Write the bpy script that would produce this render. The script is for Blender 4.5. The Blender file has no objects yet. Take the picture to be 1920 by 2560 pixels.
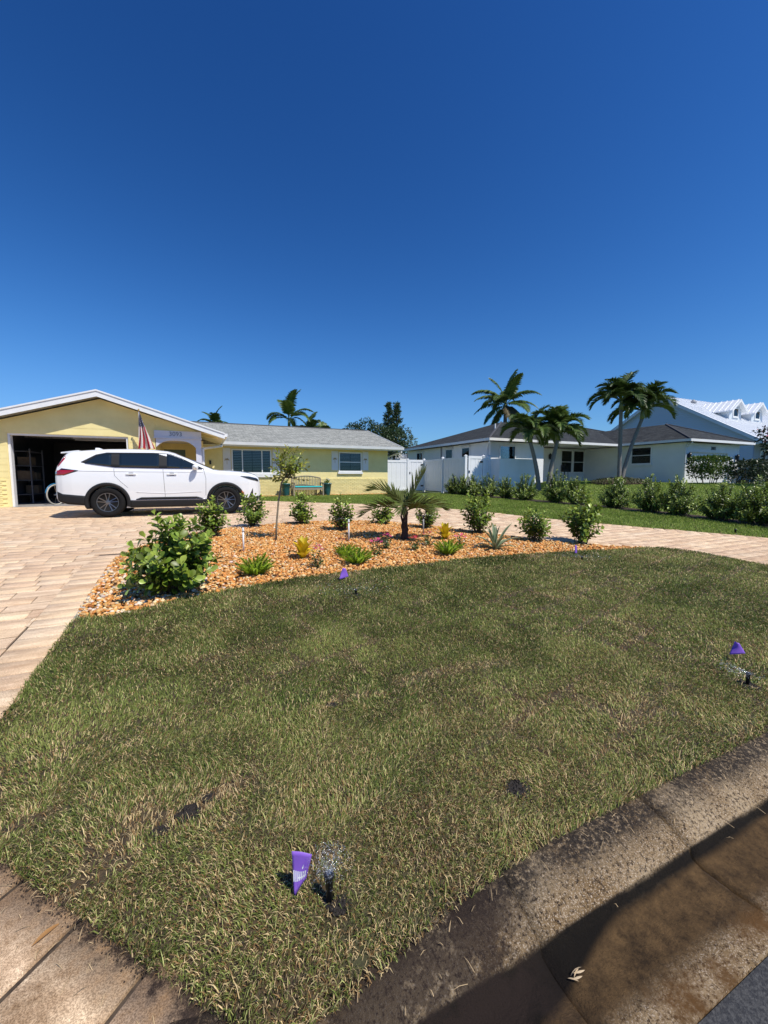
import bpy, math, random
import numpy as np
from mathutils import Vector, Matrix

random.seed(7)
RNG = np.random.default_rng(11)
PI = math.pi
SC = bpy.context.scene
COL = SC.collection

# ------------------------------------------------------------------ camera
cam_d = bpy.data.cameras.new('camera')
cam_d.sensor_fit = 'HORIZONTAL'
cam_d.sensor_width = 36.0
cam_d.lens = 18.75
cam_d.clip_start = 0.05
cam_d.clip_end = 6000
cam = bpy.data.objects.new('camera', cam_d)
COL.objects.link(cam)
cam.location = (0, 0, 1.6)
cam.rotation_euler = (math.radians(85.0), 0, 0)
SC.camera = cam

# ------------------------------------------------------------------ sky and sun
SUN_EL, SUN_AZ = math.radians(56), math.radians(-36)      # azimuth from +X
world = bpy.data.worlds.new('World')
SC.world = world
world.use_nodes = True
wn, wl = world.node_tree.nodes, world.node_tree.links
wn.clear()
sky = wn.new('ShaderNodeTexSky')
sky.sky_type = 'NISHITA'
sky.sun_disc = False
sky.sun_elevation = SUN_EL
sky.sun_rotation = math.radians(90) - SUN_AZ
sky.altitude = 0
sky.air_density = 1.15
sky.dust_density = 0.25
sky.ozone_density = 4.0
hs = wn.new('ShaderNodeHueSaturation')
hs.inputs['Saturation'].default_value = 1.18
hs.inputs['Value'].default_value = 1.0
bg = wn.new('ShaderNodeBackground')
bg.inputs['Strength'].default_value = 0.10
sc_ = wn.new('ShaderNodeVectorMath'); sc_.operation = 'MULTIPLY'; sc_.inputs[1].default_value = (.075, .075, .075)
gm_ = wn.new('ShaderNodeGamma'); gm_.inputs['Gamma'].default_value = 1.75        # the camera's contrast on a clear sky
gr_ = wn.new('ShaderNodeVectorMath'); gr_.operation = 'MULTIPLY'; gr_.inputs[1].default_value = (4.8, 5.1, 4.7)
so_ = wn.new('ShaderNodeVectorMath'); so_.operation = 'MULTIPLY_ADD'; so_.inputs[1].default_value = (3.0, 1.2, .45); so_.inputs[2].default_value = (1, 1, 1)
di_ = wn.new('ShaderNodeVectorMath'); di_.operation = 'DIVIDE'                   # soft shoulder towards the horizon
te_ = wn.new('ShaderNodeVectorMath'); te_.operation = 'SCALE'; te_.inputs['Scale'].default_value = 10.0
wo = wn.new('ShaderNodeOutputWorld')
wl.new(sky.outputs[0], hs.inputs['Color'])
wl.new(hs.outputs[0], sc_.inputs[0]); wl.new(sc_.outputs[0], gm_.inputs['Color'])
wl.new(gm_.outputs[0], gr_.inputs[0]); wl.new(gr_.outputs[0], so_.inputs[0])
wl.new(gr_.outputs[0], di_.inputs[0]); wl.new(so_.outputs[0], di_.inputs[1]); wl.new(di_.outputs[0], te_.inputs[0]); wl.new(te_.outputs[0], bg.inputs['Color'])
wl.new(bg.outputs[0], wo.inputs['Surface'])

sun_d = bpy.data.lights.new('sun', 'SUN')
sun_d.energy = 5.0
sun_d.angle = math.radians(0.53)
sun_d.color = (1.0, 0.95, 0.86)
sun = bpy.data.objects.new('sun', sun_d)
COL.objects.link(sun)
sdir = Vector((math.cos(SUN_EL) * math.cos(SUN_AZ), math.cos(SUN_EL) * math.sin(SUN_AZ), math.sin(SUN_EL)))
sun.rotation_euler = sdir.to_track_quat('Z', 'Y').to_euler()
sun.location = sdir * 60

SC.view_settings.view_transform = 'Standard'
SC.view_settings.look = 'None'
SC.view_settings.exposure = 0.0
SC.view_settings.gamma = 1.0
SC.view_settings.use_curve_mapping = False
SC.cycles.max_bounces = 8
SC.cycles.transparent_max_bounces = 12
SC.cycles.use_denoising = True

# ------------------------------------------------------------------ street frame and terrain
A = math.radians(24.5)                                     # the street runs along u, the lots along v
CA, SA = math.cos(A), math.sin(A)
def xy(u, v):
    return (CA * u - SA * v, SA * u + CA * v)
def uv(x, y):
    return (CA * x + SA * y, -SA * x + CA * y)
_KV = np.array([-30, -8, .5, 1.05, 3, 6, 9, 13, 17, 22, 60])
_KZ = np.array([.10, .10, .02, .14, .29, .47, .57, .62, .68, .72, .75])
def sstep(a, b, x):
    t = np.clip((np.asarray(x, float) - a) / (b - a), 0, 1)
    return t * t * (3 - 2 * t)
def zuv(u, v):
    return np.interp(v, _KV, _KZ) + .62 * sstep(12.6, 20, u) * sstep(3, 12, v) * (1 - sstep(60, 90, v))
def zxy(x, y):
    u, v = uv(np.asarray(x, float), np.asarray(y, float))
    return zuv(u, v)
def on(u, v, dz=0.0):
    x, y = xy(u, v)
    return Vector((x, y, float(zuv(u, v)) + dz))
_tab = np.random.default_rng(5).random((256, 256))
def vnoise(x, y):
    xi, yi = np.floor(x).astype(int), np.floor(y).astype(int)
    fx, fy = x - xi, y - yi
    fx, fy = fx * fx * (3 - 2 * fx), fy * fy * (3 - 2 * fy)
    g = lambda i, j: _tab[i & 255, j & 255]
    return (g(xi, yi) * (1 - fx) + g(xi + 1, yi) * fx) * (1 - fy) + (g(xi, yi + 1) * (1 - fx) + g(xi + 1, yi + 1) * fx) * fy
def fbm(x, y, o=3):
    s, a, t = 0, 1, 0
    for k in range(o):
        s = s + a * vnoise(x * 2 ** k + 17 * k, y * 2 ** k + 31 * k); t += a; a *= .5
    return s / t
def inside(poly, px, py):
    px, py = np.asarray(px, float), np.asarray(py, float)
    r = np.zeros(px.shape, bool)
    n = len(poly)
    for i in range(n):
        x0, y0 = poly[i]; x1, y1 = poly[(i + 1) % n]
        if y0 == y1: continue
        c = ((y0 > py) != (y1 > py)) & (px < (x1 - x0) * (py - y0) / (y1 - y0) + x0)
        r ^= c
    return r
def dist_line(pts, px, py):
    d = np.full(np.shape(px), 1e9)
    for (x0, y0), (x1, y1) in zip(pts, pts[1:]):
        dx, dy = x1 - x0, y1 - y0
        t = np.clip(((px - x0) * dx + (py - y0) * dy) / (dx * dx + dy * dy), 0, 1)
        d = np.minimum(d, np.hypot(px - x0 - t * dx, py - y0 - t * dy))
    return d
def smooth_line(pts, n=6):
    out = []
    P = [pts[0]] + list(pts) + [pts[-1]]
    for i in range(1, len(P) - 2):
        p0, p1, p2, p3 = [np.array(p, float) for p in P[i - 1:i + 3]]
        for k in range(n):
            t = k / n
            out.append(tuple(.5 * (2 * p1 + (p2 - p0) * t + (2 * p0 - 5 * p1 + 4 * p2 - p3) * t * t + (3 * p1 - p0 - 3 * p2 + p3) * t ** 3)))
    out.append(tuple(pts[-1]))
    return out

# ------------------------------------------------------------------ materials
MATS = {}
def mat(name, c1, c2=None, scale=6.0, rough=.6, bump=0.0, bscale=60.0, metal=0.0, var=0.0, stretch=None,
        transl=0.0, coat=0.0, attr=None, spec=.5, c3=None, scale3=1.0, lo=.35, hi=.65, bdist=.01, hue=0.0):
    if name in MATS: return MATS[name]
    m = bpy.data.materials.new(name); m.use_nodes = True
    n, l = m.node_tree.nodes, m.node_tree.links
    p = n['Principled BSDF']
    p.inputs['Roughness'].default_value = rough
    p.inputs['Metallic'].default_value = metal
    p.inputs['Specular IOR Level'].default_value = spec
    p.inputs['Coat Weight'].default_value = coat
    p.inputs['Coat Roughness'].default_value = .05
    tc = n.new('ShaderNodeTexCoord')
    vec = tc.outputs['Object']
    if stretch:
        mp = n.new('ShaderNodeMapping'); mp.inputs['Scale'].default_value = stretch
        l.new(vec, mp.inputs['Vector']); vec = mp.outputs[0]
    col = None
    if attr:
        a = n.new('ShaderNodeAttribute'); a.attribute_name = attr; col = a.outputs['Color']
    elif c2 is not None:
        nz = n.new('ShaderNodeTexNoise'); nz.inputs['Scale'].default_value = scale; nz.inputs['Detail'].default_value = 6
        nz.inputs['Roughness'].default_value = .6
        cr = n.new('ShaderNodeValToRGB')
        cr.color_ramp.elements[0].position = lo; cr.color_ramp.elements[1].position = hi
        cr.color_ramp.elements[0].color = (*c1, 1); cr.color_ramp.elements[1].color = (*c2, 1)
        l.new(vec, nz.inputs['Vector']); l.new(nz.outputs['Fac'], cr.inputs['Fac']); col = cr.outputs[0]
        if c3 is not None:
            nz3 = n.new('ShaderNodeTexNoise'); nz3.inputs['Scale'].default_value = scale3; nz3.inputs['Detail'].default_value = 4
            r3 = n.new('ShaderNodeValToRGB'); r3.color_ramp.elements[0].position = .48; r3.color_ramp.elements[1].position = .68
            mx = n.new('ShaderNodeMix'); mx.data_type = 'RGBA'
            l.new(tc.outputs['Object'], nz3.inputs['Vector']); l.new(nz3.outputs['Fac'], r3.inputs['Fac'])
            l.new(r3.outputs[0], mx.inputs['Factor']); l.new(col, mx.inputs[6]); mx.inputs[7].default_value = (*c3, 1); col = mx.outputs[2]
    else:
        p.inputs['Base Color'].default_value = (*c1, 1)
    if var or hue:
        oi = n.new('ShaderNodeObjectInfo'); ge = n.new('ShaderNodeNewGeometry')
        ad = n.new('ShaderNodeMath'); ad.operation = 'ADD'; fr = n.new('ShaderNodeMath'); fr.operation = 'FRACT'
        l.new(oi.outputs['Random'], ad.inputs[0]); l.new(ge.outputs['Random Per Island'], ad.inputs[1]); l.new(ad.outputs[0], fr.inputs[0])
        mr = n.new('ShaderNodeMapRange'); mr.inputs['To Min'].default_value = 1 - var; mr.inputs['To Max'].default_value = 1 + var
        h = n.new('ShaderNodeHueSaturation')
        l.new(fr.outputs[0], mr.inputs['Value']); l.new(mr.outputs[0], h.inputs['Value'])
        if hue:
            m2 = n.new('ShaderNodeMath'); m2.operation = 'MULTIPLY'; m2.inputs[1].default_value = 7.31
            f2 = n.new('ShaderNodeMath'); f2.operation = 'FRACT'
            mh = n.new('ShaderNodeMapRange'); mh.inputs['To Min'].default_value = .5 - hue; mh.inputs['To Max'].default_value = .5 + hue
            l.new(fr.outputs[0], m2.inputs[0]); l.new(m2.outputs[0], f2.inputs[0]); l.new(f2.outputs[0], mh.inputs['Value']); l.new(mh.outputs[0], h.inputs['Hue'])
        if col is None: h.inputs['Color'].default_value = (*c1, 1)
        else: l.new(col, h.inputs['Color'])
        col = h.outputs[0]
    if col is not None: l.new(col, p.inputs['Base Color'])
    if bump:
        nb = n.new('ShaderNodeTexNoise'); nb.inputs['Scale'].default_value = bscale; nb.inputs['Detail'].default_value = 5
        b = n.new('ShaderNodeBump'); b.inputs['Strength'].default_value = bump; b.inputs['Distance'].default_value = bdist
        l.new(tc.outputs['Object'], nb.inputs['Vector']); l.new(nb.outputs['Fac'], b.inputs['Height']); l.new(b.outputs[0], p.inputs['Normal'])
    if transl:
        t = n.new('ShaderNodeBsdfTranslucent'); mxs = n.new('ShaderNodeMixShader'); mxs.inputs[0].default_value = transl
        if col is not None: l.new(col, t.inputs['Color'])
        else: t.inputs['Color'].default_value = (*c1, 1)
        out = n['Material Output']
        l.new(p.outputs[0], mxs.inputs[1]); l.new(t.outputs[0], mxs.inputs[2]); l.new(mxs.outputs[0], out.inputs['Surface'])
    MATS[name] = m
    return m
def glass(name, tint, refl=.9, rough=.02):
    if name in MATS: return MATS[name]
    m = bpy.data.materials.new(name); m.use_nodes = True
    n, l = m.node_tree.nodes, m.node_tree.links
    n.clear()
    t = n.new('ShaderNodeBsdfTransparent'); t.inputs[0].default_value = (*tint, 1)
    g = n.new('ShaderNodeBsdfGlossy'); g.inputs['Color'].default_value = (refl, refl, refl, 1); g.inputs['Roughness'].default_value = rough
    f = n.new('ShaderNodeFresnel'); f.inputs[0].default_value = 1.5
    mx = n.new('ShaderNodeMixShader'); o = n.new('ShaderNodeOutputMaterial')
    l.new(f.outputs[0], mx.inputs[0]); l.new(t.outputs[0], mx.inputs[1]); l.new(g.outputs[0], mx.inputs[2]); l.new(mx.outputs[0], o.inputs[0])
    MATS[name] = m
    return m

# ------------------------------------------------------------------ object helpers
def tag(o, label=None, cat=None, group=None, kind=None):
    if label: o['label'] = label
    if cat: o['category'] = cat
    if group: o['group'] = group
    if kind: o['kind'] = kind
    return o
def thing(name, label, cat, loc=(0, 0, 0), rotz=0.0, group=None):
    o = bpy.data.objects.new(name, None)
    COL.objects.link(o)
    o.location = loc; o.rotation_euler = (0, 0, rotz)
    o.empty_display_size = .2
    return tag(o, label, cat, group)
def link(name, me, parent=None, m=None, loc=None, rot=None, scale=None):
    o = bpy.data.objects.new(name, me)
    COL.objects.link(o)
    if m is not None and not me.materials: me.materials.append(m)
    if parent is not None: o.parent = parent
    if loc is not None: o.location = loc
    if rot is not None: o.rotation_euler = rot
    if scale is not None: o.scale = scale
    return o
def fast_mesh(name, V, T, smooth=False, col=None):
    """V (n,3), T (m,k) all faces with k corners."""
    V = np.asarray(V, np.float32); T = np.asarray(T, np.int32)
    me = bpy.data.meshes.new(name)
    me.vertices.add(len(V)); me.vertices.foreach_set('co', V.ravel())
    k = T.shape[1]
    me.loops.add(T.size); me.loops.foreach_set('vertex_index', T.ravel())
    me.polygons.add(len(T)); me.polygons.foreach_set('loop_start', np.arange(len(T), dtype=np.int32) * k)
    if smooth: me.polygons.foreach_set('use_smooth', np.ones(len(T), bool))
    me.update(calc_edges=True)
    if col is not None:
        a = me.color_attributes.new('col', 'FLOAT_COLOR', 'POINT')
        c = np.ones((len(V), 4), np.float32); c[:, :3] = col
        a.data.foreach_set('color', c.ravel())
    return me
def scatter(tv, tf, R, L):
    """copies of a template (tv, tf) under matrices R (n,3,3) and places L (n,3)."""
    n = len(L); k = len(tv)
    V = np.einsum('nij,kj->nki', R, tv) + L[:, None, :]
    T = tf[None] + (np.arange(n) * k)[:, None, None]
    return V.reshape(-1, 3), T.reshape(-1, tf.shape[1])

class MB:
    def __init__(s): s.v, s.f = [], []
    def add(s, vs, fs):
        b = len(s.v); s.v += [tuple(p) for p in vs]; s.f += [tuple(i + b for i in f) for f in fs]; return s
    def box(s, x0, x1, y0, y1, z0, z1):
        if x0 > x1: x0, x1 = x1, x0
        if y0 > y1: y0, y1 = y1, y0
        if z0 > z1: z0, z1 = z1, z0
        return s.add([(x0, y0, z0), (x1, y0, z0), (x1, y1, z0), (x0, y1, z0), (x0, y0, z1), (x1, y0, z1), (x1, y1, z1), (x0, y1, z1)],
                     [(0, 3, 2, 1), (4, 5, 6, 7), (0, 1, 5, 4), (1, 2, 6, 5), (2, 3, 7, 6), (3, 0, 4, 7)])
    def hexa(s, bot, top):
        n = len(bot)
        return s.add(list(bot) + list(top), [tuple(range(n))[::-1], tuple(range(n, 2 * n))] + [(i, (i + 1) % n, n + (i + 1) % n, n + i) for i in range(n)])
    def prism_y(s, poly, y0, y1):                     # poly in (x, z), counter-clockwise seen from -y
        return s.hexa([(x, y1, z) for x, z in poly], [(x, y0, z) for x, z in poly])
    def prism_x(s, poly, x0, x1):                     # poly in (y, z)
        return s.hexa([(x0, y, z) for y, z in poly], [(x1, y, z) for y, z in poly])
    def tube(s, pts, rad, n=8, cap=True):
        pts = [Vector(p) for p in pts]
        if not hasattr(rad, '__len__'): rad = [rad] * len(pts)
        b = len(s.v); ref = None
        for i, p in enumerate(pts):
            d = (pts[min(i + 1, len(pts) - 1)] - pts[max(i - 1, 0)]).normalized()
            if ref is None: ref = Vector((0, 0, 1)) if abs(d.z) < .9 else Vector((1, 0, 0))
            x = d.cross(ref).normalized(); y = x.cross(d).normalized(); ref = y
            for k in range(n):
                t = 2 * PI * k / n
                s.v.append(tuple(p + (x * math.cos(t) + y * math.sin(t)) * rad[i]))
        for i in range(len(pts) - 1):
            for k in range(n):
                s.f.append((b + i * n + k, b + i * n + (k + 1) % n, b + (i + 1) * n + (k + 1) % n, b + (i + 1) * n + k))
        if cap:
            s.f.append(tuple(b + k for k in range(n))[::-1]); s.f.append(tuple(b + (len(pts) - 1) * n + k for k in range(n)))
        return s
    def lathe(s, prof, n=20, c=(0, 0, 0)):            # prof (r, z)
        b = len(s.v)
        for r, z in prof:
            for k in range(n):
                t = 2 * PI * k / n
                s.v.append((c[0] + r * math.cos(t), c[1] + r * math.sin(t), c[2] + z))
        for i in range(len(prof) - 1):
            for k in range(n):
                s.f.append((b + i * n + k, b + i * n + (k + 1) % n, b + (i + 1) * n + (k + 1) % n, b + (i + 1) * n + k))
        s.f.append(tuple(b + k for k in range(n))[::-1]); s.f.append(tuple(b + (len(prof) - 1) * n + k for k in range(n)))
        return s
    def mesh(s, name, smooth=False):
        me = bpy.data.meshes.new(name); me.from_pydata(s.v, [], s.f)
        if smooth:
            me.polygons.foreach_set('use_smooth', [True] * len(me.polygons))
        me.update(); return me
    def build(s, name, m, parent=None, smooth=False, **k):
        return link(name, s.mesh(name, smooth), parent, m, **k)
def bevel(o, w=.01, seg=2):
    md = o.modifiers.new('bevel', 'BEVEL'); md.width = w; md.segments = seg; md.limit_method = 'ANGLE'; md.angle_limit = math.radians(40)
    return o
def text_mesh(name, body, size, m, parent, loc, rot, extrude=.008):
    cu = bpy.data.curves.new(name, 'FONT'); cu.body = body; cu.size = size; cu.extrude = extrude; cu.align_x = 'CENTER'; cu.align_y = 'CENTER'
    t = bpy.data.objects.new(name + '_curve', cu); COL.objects.link(t)
    dg = bpy.context.evaluated_depsgraph_get()
    me = bpy.data.meshes.new_from_object(t.evaluated_get(dg))
    bpy.data.objects.remove(t); bpy.data.curves.remove(cu)
    me.materials.clear()
    return link(name, me, parent, m, loc=loc, rot=rot)

# ================================================================== THE GROUND
soil = mat('soil', (.045, .028, .016), (.11, .07, .04), 9, .95, .6, 80)
far_green = mat('far_turf', (.05, .075, .02), (.09, .12, .035), 3, .95, .4, 40)
def poly_sheet(name, poly, step, dz, m, zf=None):
    from mathutils.geometry import delaunay_2d_cdt
    pts = [Vector((float(a), float(b))) for a, b in poly]; n0 = len(pts)
    us_ = [p[0] for p in poly]; vs_ = [p[1] for p in poly]
    U, W = np.meshgrid(np.arange(min(us_), max(us_), step), np.arange(min(vs_), max(vs_), step))
    U, W = U.ravel(), W.ravel()
    k = inside(poly, U, W) & (dist_line(list(poly) + [poly[0]], U, W) > step * .4)
    pts += [Vector((float(a), float(b))) for a, b in zip(U[k], W[k])]
    r = delaunay_2d_cdt(pts, [(i, (i + 1) % n0) for i in range(n0)], [], 0, 1e-5)
    P = np.array([(p.x, p.y) for p in r[0]]); T = np.array([f for f in r[2] if len(f) == 3])
    c = P[T].mean(1); T = T[inside(poly, c[:, 0], c[:, 1])]
    V = np.column_stack([P, zf(P[:, 0], P[:, 1]) if zf else zuv(P[:, 0], P[:, 1]) + dz])
    o = link(name, fast_mesh(name, V, T, True), None, m); o.rotation_euler = (0, 0, A)
    return o
def sheet(name, us, vs, dz, m, poly=None, zf=zuv, parent=None):
    U, W = np.meshgrid(us, vs)
    Z = zf(U, W) + dz
    V = np.stack([U, W, Z], -1).reshape(-1, 3)
    nu, nv = len(us), len(vs)
    I = np.arange(nu * nv).reshape(nv, nu)
    T = np.stack([I[:-1, :-1], I[:-1, 1:], I[1:, 1:], I[1:, :-1]], -1).reshape(-1, 4)
    if poly is not None:
        c = V[T].mean(1); T = T[inside(poly, c[:, 0], c[:, 1])]
    o = link(name, fast_mesh(name, V, T, True), parent, m)
    if parent is None: o.rotation_euler = (0, 0, A)
    return o
us = np.concatenate([[-2500, -900, -300, -120, -60], np.arange(-30, 60, 1.0), [70, 100, 200, 400, 1000, 2500]])
vs = np.concatenate([[-2500, -900, -300, -100, -50, -30, -20, -12, -8, -4, 0], np.arange(.5, 30, .5), [34, 40, 50, 60, 75, 90, 120, 300, 900, 2500]])
tag(sheet('ground', us, vs, -.07, far_green), kind='structure')

# road and kerb ------------------------------------------------------
asphalt = mat('asphalt', (.028, .028, .030), (.075, .073, .07), 90, .9, .9, 220, c3=(.05, .047, .043), scale3=1.5, lo=.42, hi=.62, bdist=.006)
zr = lambda u, v: np.interp(v, [-30, -7, .56], [.14, .14, .052])
tag(sheet('road', np.arange(-60, 90, 3.0), np.array([-7, -5, -3, -1, 0, .3, .545]), 0, asphalt, zf=zr), kind='structure')

def kerb_material():
    m = bpy.data.materials.new('kerb_concrete'); m.use_nodes = True
    n, l = m.node_tree.nodes, m.node_tree.links
    p = n['Principled BSDF']; p.inputs['Roughness'].default_value = .85; p.inputs['Specular IOR Level'].default_value = .3
    tc = n.new('ShaderNodeTexCoord'); sep = n.new('ShaderNodeSeparateXYZ'); l.new(tc.outputs['Object'], sep.inputs[0])
    def noise(s, d=6, r=.6, vec=None):
        z = n.new('ShaderNodeTexNoise'); z.inputs['Scale'].default_value = s; z.inputs['Detail'].default_value = d; z.inputs['Roughness'].default_value = r
        l.new(vec or tc.outputs['Object'], z.inputs['Vector']); return z.outputs['Fac']
    def ramp(f, a, b, ca=(0, 0, 0), cb=(1, 1, 1)):
        r = n.new('ShaderNodeValToRGB'); r.color_ramp.elements[0].position = a; r.color_ramp.elements[1].position = b
        r.color_ramp.elements[0].color = (*ca, 1); r.color_ramp.elements[1].color = (*cb, 1); l.new(f, r.inputs[0]); return r.outputs[0]
    def mix(f, a, b):
        x = n.new('ShaderNodeMix'); x.data_type = 'RGBA'
        l.new(f, x.inputs['Factor'])
        for s, k in ((a, 6), (b, 7)):
            if isinstance(s, tuple): x.inputs[k].default_value = (*s, 1)
            else: l.new(s, x.inputs[k])
        return x.outputs[2]
    def mth(op, a, b):
        x = n.new('ShaderNodeMath'); x.operation = op; x.use_clamp = op in ('MULTIPLY', 'ADD')
        for s, k in ((a, 0), (b, 1)):
            if isinstance(s, (int, float)): x.inputs[k].default_value = s
            else: l.new(s, x.inputs[k])
        return x.outputs[0]
    def mr(v, a, b, c=0, d=1):
        x = n.new('ShaderNodeMapRange'); x.interpolation_type = 'SMOOTHSTEP'
        x.inputs['From Min'].default_value = a; x.inputs['From Max'].default_value = b; x.inputs['To Min'].default_value = c; x.inputs['To Max'].default_value = d
        l.new(v, x.inputs['Value']); return x.outputs[0]
    base = mix(ramp(noise(3.2), .36, .62), (.22, .14, .065), (.43, .315, .185))
    base = mix(ramp(noise(210, 2), .54, .64), base, (.60, .48, .35))            # exposed aggregate
    base = mix(ramp(noise(80, 6, .8), .50, .60), base, (.035, .023, .016))
    base = mix(mth('MULTIPLY', mr(sep.outputs[1], .80, .66), ramp(noise(5, 9, .72), .44, .62)), base, (.13, .066, .024))   # rust-brown stain in the gutter           # dark pits
    base = mix(mth('MULTIPLY', mr(sep.outputs[1], .60, .69), mr(sep.outputs[1], .87, .83)), base, mix(ramp(noise(14, 9, .78), .36, .64), (.040, .025, .013), (.155, .092, .040)))   # wet gutter bed
    w = noise(7, 5)
    vv = mth('ADD', sep.outputs[1], mth('MULTIPLY', mth('SUBTRACT', w, .5), .07))
    # near-black band along the flow line, wider at low u
    vlow = mth('ADD', vv, mr(sep.outputs[0], 1.35, .80, 0, .10))
    flow_band = mth('MULTIPLY', mr(vlow, .815, .85), mr(sep.outputs[1], .868, .856))
    base = mix(mth('MULTIPLY', flow_band, .97), base, (.007, .006, .005))
    # algae and mud along the lawn, in patches
    alg = mth('MULTIPLY', mr(vv, .90, 1.02), ramp(noise(2.3, 5), .26, .44))
    alg = mth('MULTIPLY', alg, ramp(noise(60, 6, .8), .36, .50))
    base = mix(alg, base, (.020, .017, .016))
    # the damp section by the driveway mouth
    damp = mth('MULTIPLY', mr(sep.outputs[0], 1.05, .80), ramp(noise(5, 6, .7), .36, .50))
    base = mix(mth('MULTIPLY', damp, .85), base, (.030, .020, .016))
    spots = ramp(noise(9, 6, .7), .64, .70)
    base = mix(mth('MULTIPLY', spots, .85), base, (.018, .014, .012))
    l.new(base, p.inputs['Base Color'])
    p.inputs['Roughness'].default_value = .92; p.inputs['Specular IOR Level'].default_value = .15
    b = n.new('ShaderNodeBump'); b.inputs['Strength'].default_value = 1.0; b.inputs['Distance'].default_value = .010
    l.new(noise(130, 5, .75), b.inputs['Height']); l.new(b.outputs[0], p.inputs['Normal'])
    return m
kerb_m = kerb_material()
kprof = [(1.13, .02), (1.13, .140), (1.10, .150), (1.03, .146), (.95, .122), (.88, .088), (.860, .078), (.848, .048), (.80, .034), (.74, .034), (.66, .042), (.555, .058), (.548, .045), (.548, .0)]
kb = MB().prism_x([(1.12, .0), (.56, .0), (.56, .028), (.85, .028), (1.12, .10)], -30, 60)
kerb = tag(kb.build('kerb', soil), kind='structure'); kerb.rotation_euler = (0, 0, A)
joints = [-11.2, -8.15, -5.1, -2.05, .955, 1.76, 4.8, 7.85, 10.9, 13.95, 17.0, 20.05, 23.1]
rk = random.Random(3)
for a0, a1 in zip(joints, joints[1:]):
    m_ = MB(); n = max(2, int((a1 - a0) / .06)); cols = []
    for i in range(n + 1):
        u = a0 + .005 + (a1 - a0 - .010) * i / n
        b = len(m_.v)
        wob = .004 * math.sin(u * 9) + .003 * rk.uniform(-1, 1)
        edge = rk.uniform(-.006, .006) if i in (0, n) else 0
        for j, (v, z) in enumerate(kprof):
            m_.v.append((u + edge + (.05 * (1.13 - v) if a0 == 1.76 and i == 0 or a1 == 1.76 and i == n else 0), v + (wob if 1 < j < 12 else 0), z + rk.uniform(-.0015, .0015)))
        cols.append(b)
    k = len(kprof)
    for i in range(n):
        for j in range(k - 1):
            m_.f.append((cols[i] + j, cols[i + 1] + j, cols[i + 1] + j + 1, cols[i] + j + 1))
    m_.f.append(tuple(cols[0] + j for j in range(k))); m_.f.append(tuple(cols[n] + j for j in range(k))[::-1])
    m_.build('kerb_section', kerb_m, kerb, True)

# outlines in the street frame --------------------------------------
LAWN_BED = smooth_line([(-1.04, 4.20), (-.70, 4.17), (-.24, 4.38), (.52, 4.58), (1.28, 4.69), (2.37, 4.71), (3.75, 4.74), (5.21, 4.60), (6.45, 4.39), (7.0, 4.34), (7.26, 4.24)])
LAWN_DRIVE = smooth_line([(7.26, 4.24), (7.50, 3.85), (7.57, 3.3), (7.63, 2.9), (7.95, 2.1), (9.0, 1.10)])
LAWN = [(.08, .985), (-1.0, 2.16)] + LAWN_BED + LAWN_DRIVE[1:] + [(1.2, 1.10), (.7, 1.05), (.36, .99)]
_kv = np.array([.74, .80, .848, .860, .88, .95, 1.03, 1.10, 1.13, 1.15]); _kz = np.array([.034, .034, .048, .078, .088, .122, .146, .150, .140, .0])
def zlawn(u, v): return np.maximum(zuv(u, v) + .012, np.where(np.asarray(v) < 1.14, np.interp(v, _kv, _kz) + .006, -1))
BED_TOP = smooth_line([(-1.04, 4.18), (-1.10, 5.9), (-1.02, 6.85), (-.5, 7.82), (.38, 8.55), (1.55, 8.92), (2.77, 8.98), (3.86, 8.42), (4.68, 7.35), (5.25, 6.05), (5.85, 5.2), (6.4, 4.72), (7.0, 4.36)])
BED = BED_TOP + [p for p in LAWN_BED[::-1] if p[0] < 6.95]
DRIVE_FAR = smooth_line([(1.3, 17.4), (2.2, 16.2), (4.0, 14.5), (5.87, 12.85), (7.15, 10.7), (7.85, 8.4), (8.43, 6.95), (9.07, 5.85), (9.8, 5.0), (10.5, 4.1), (11.2, 2.6), (12.6, 1.10)])
DRIVE = [(-10, 1.10), (-10, 16.0), (-1.4, 16.0), (-1.4, 18.4), (0.9, 18.4)] + DRIVE_FAR + LAWN_DRIVE[::-1] + BED_TOP[::-1] + [(-1.0, 2.16), (-.03, 1.10)]

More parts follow.
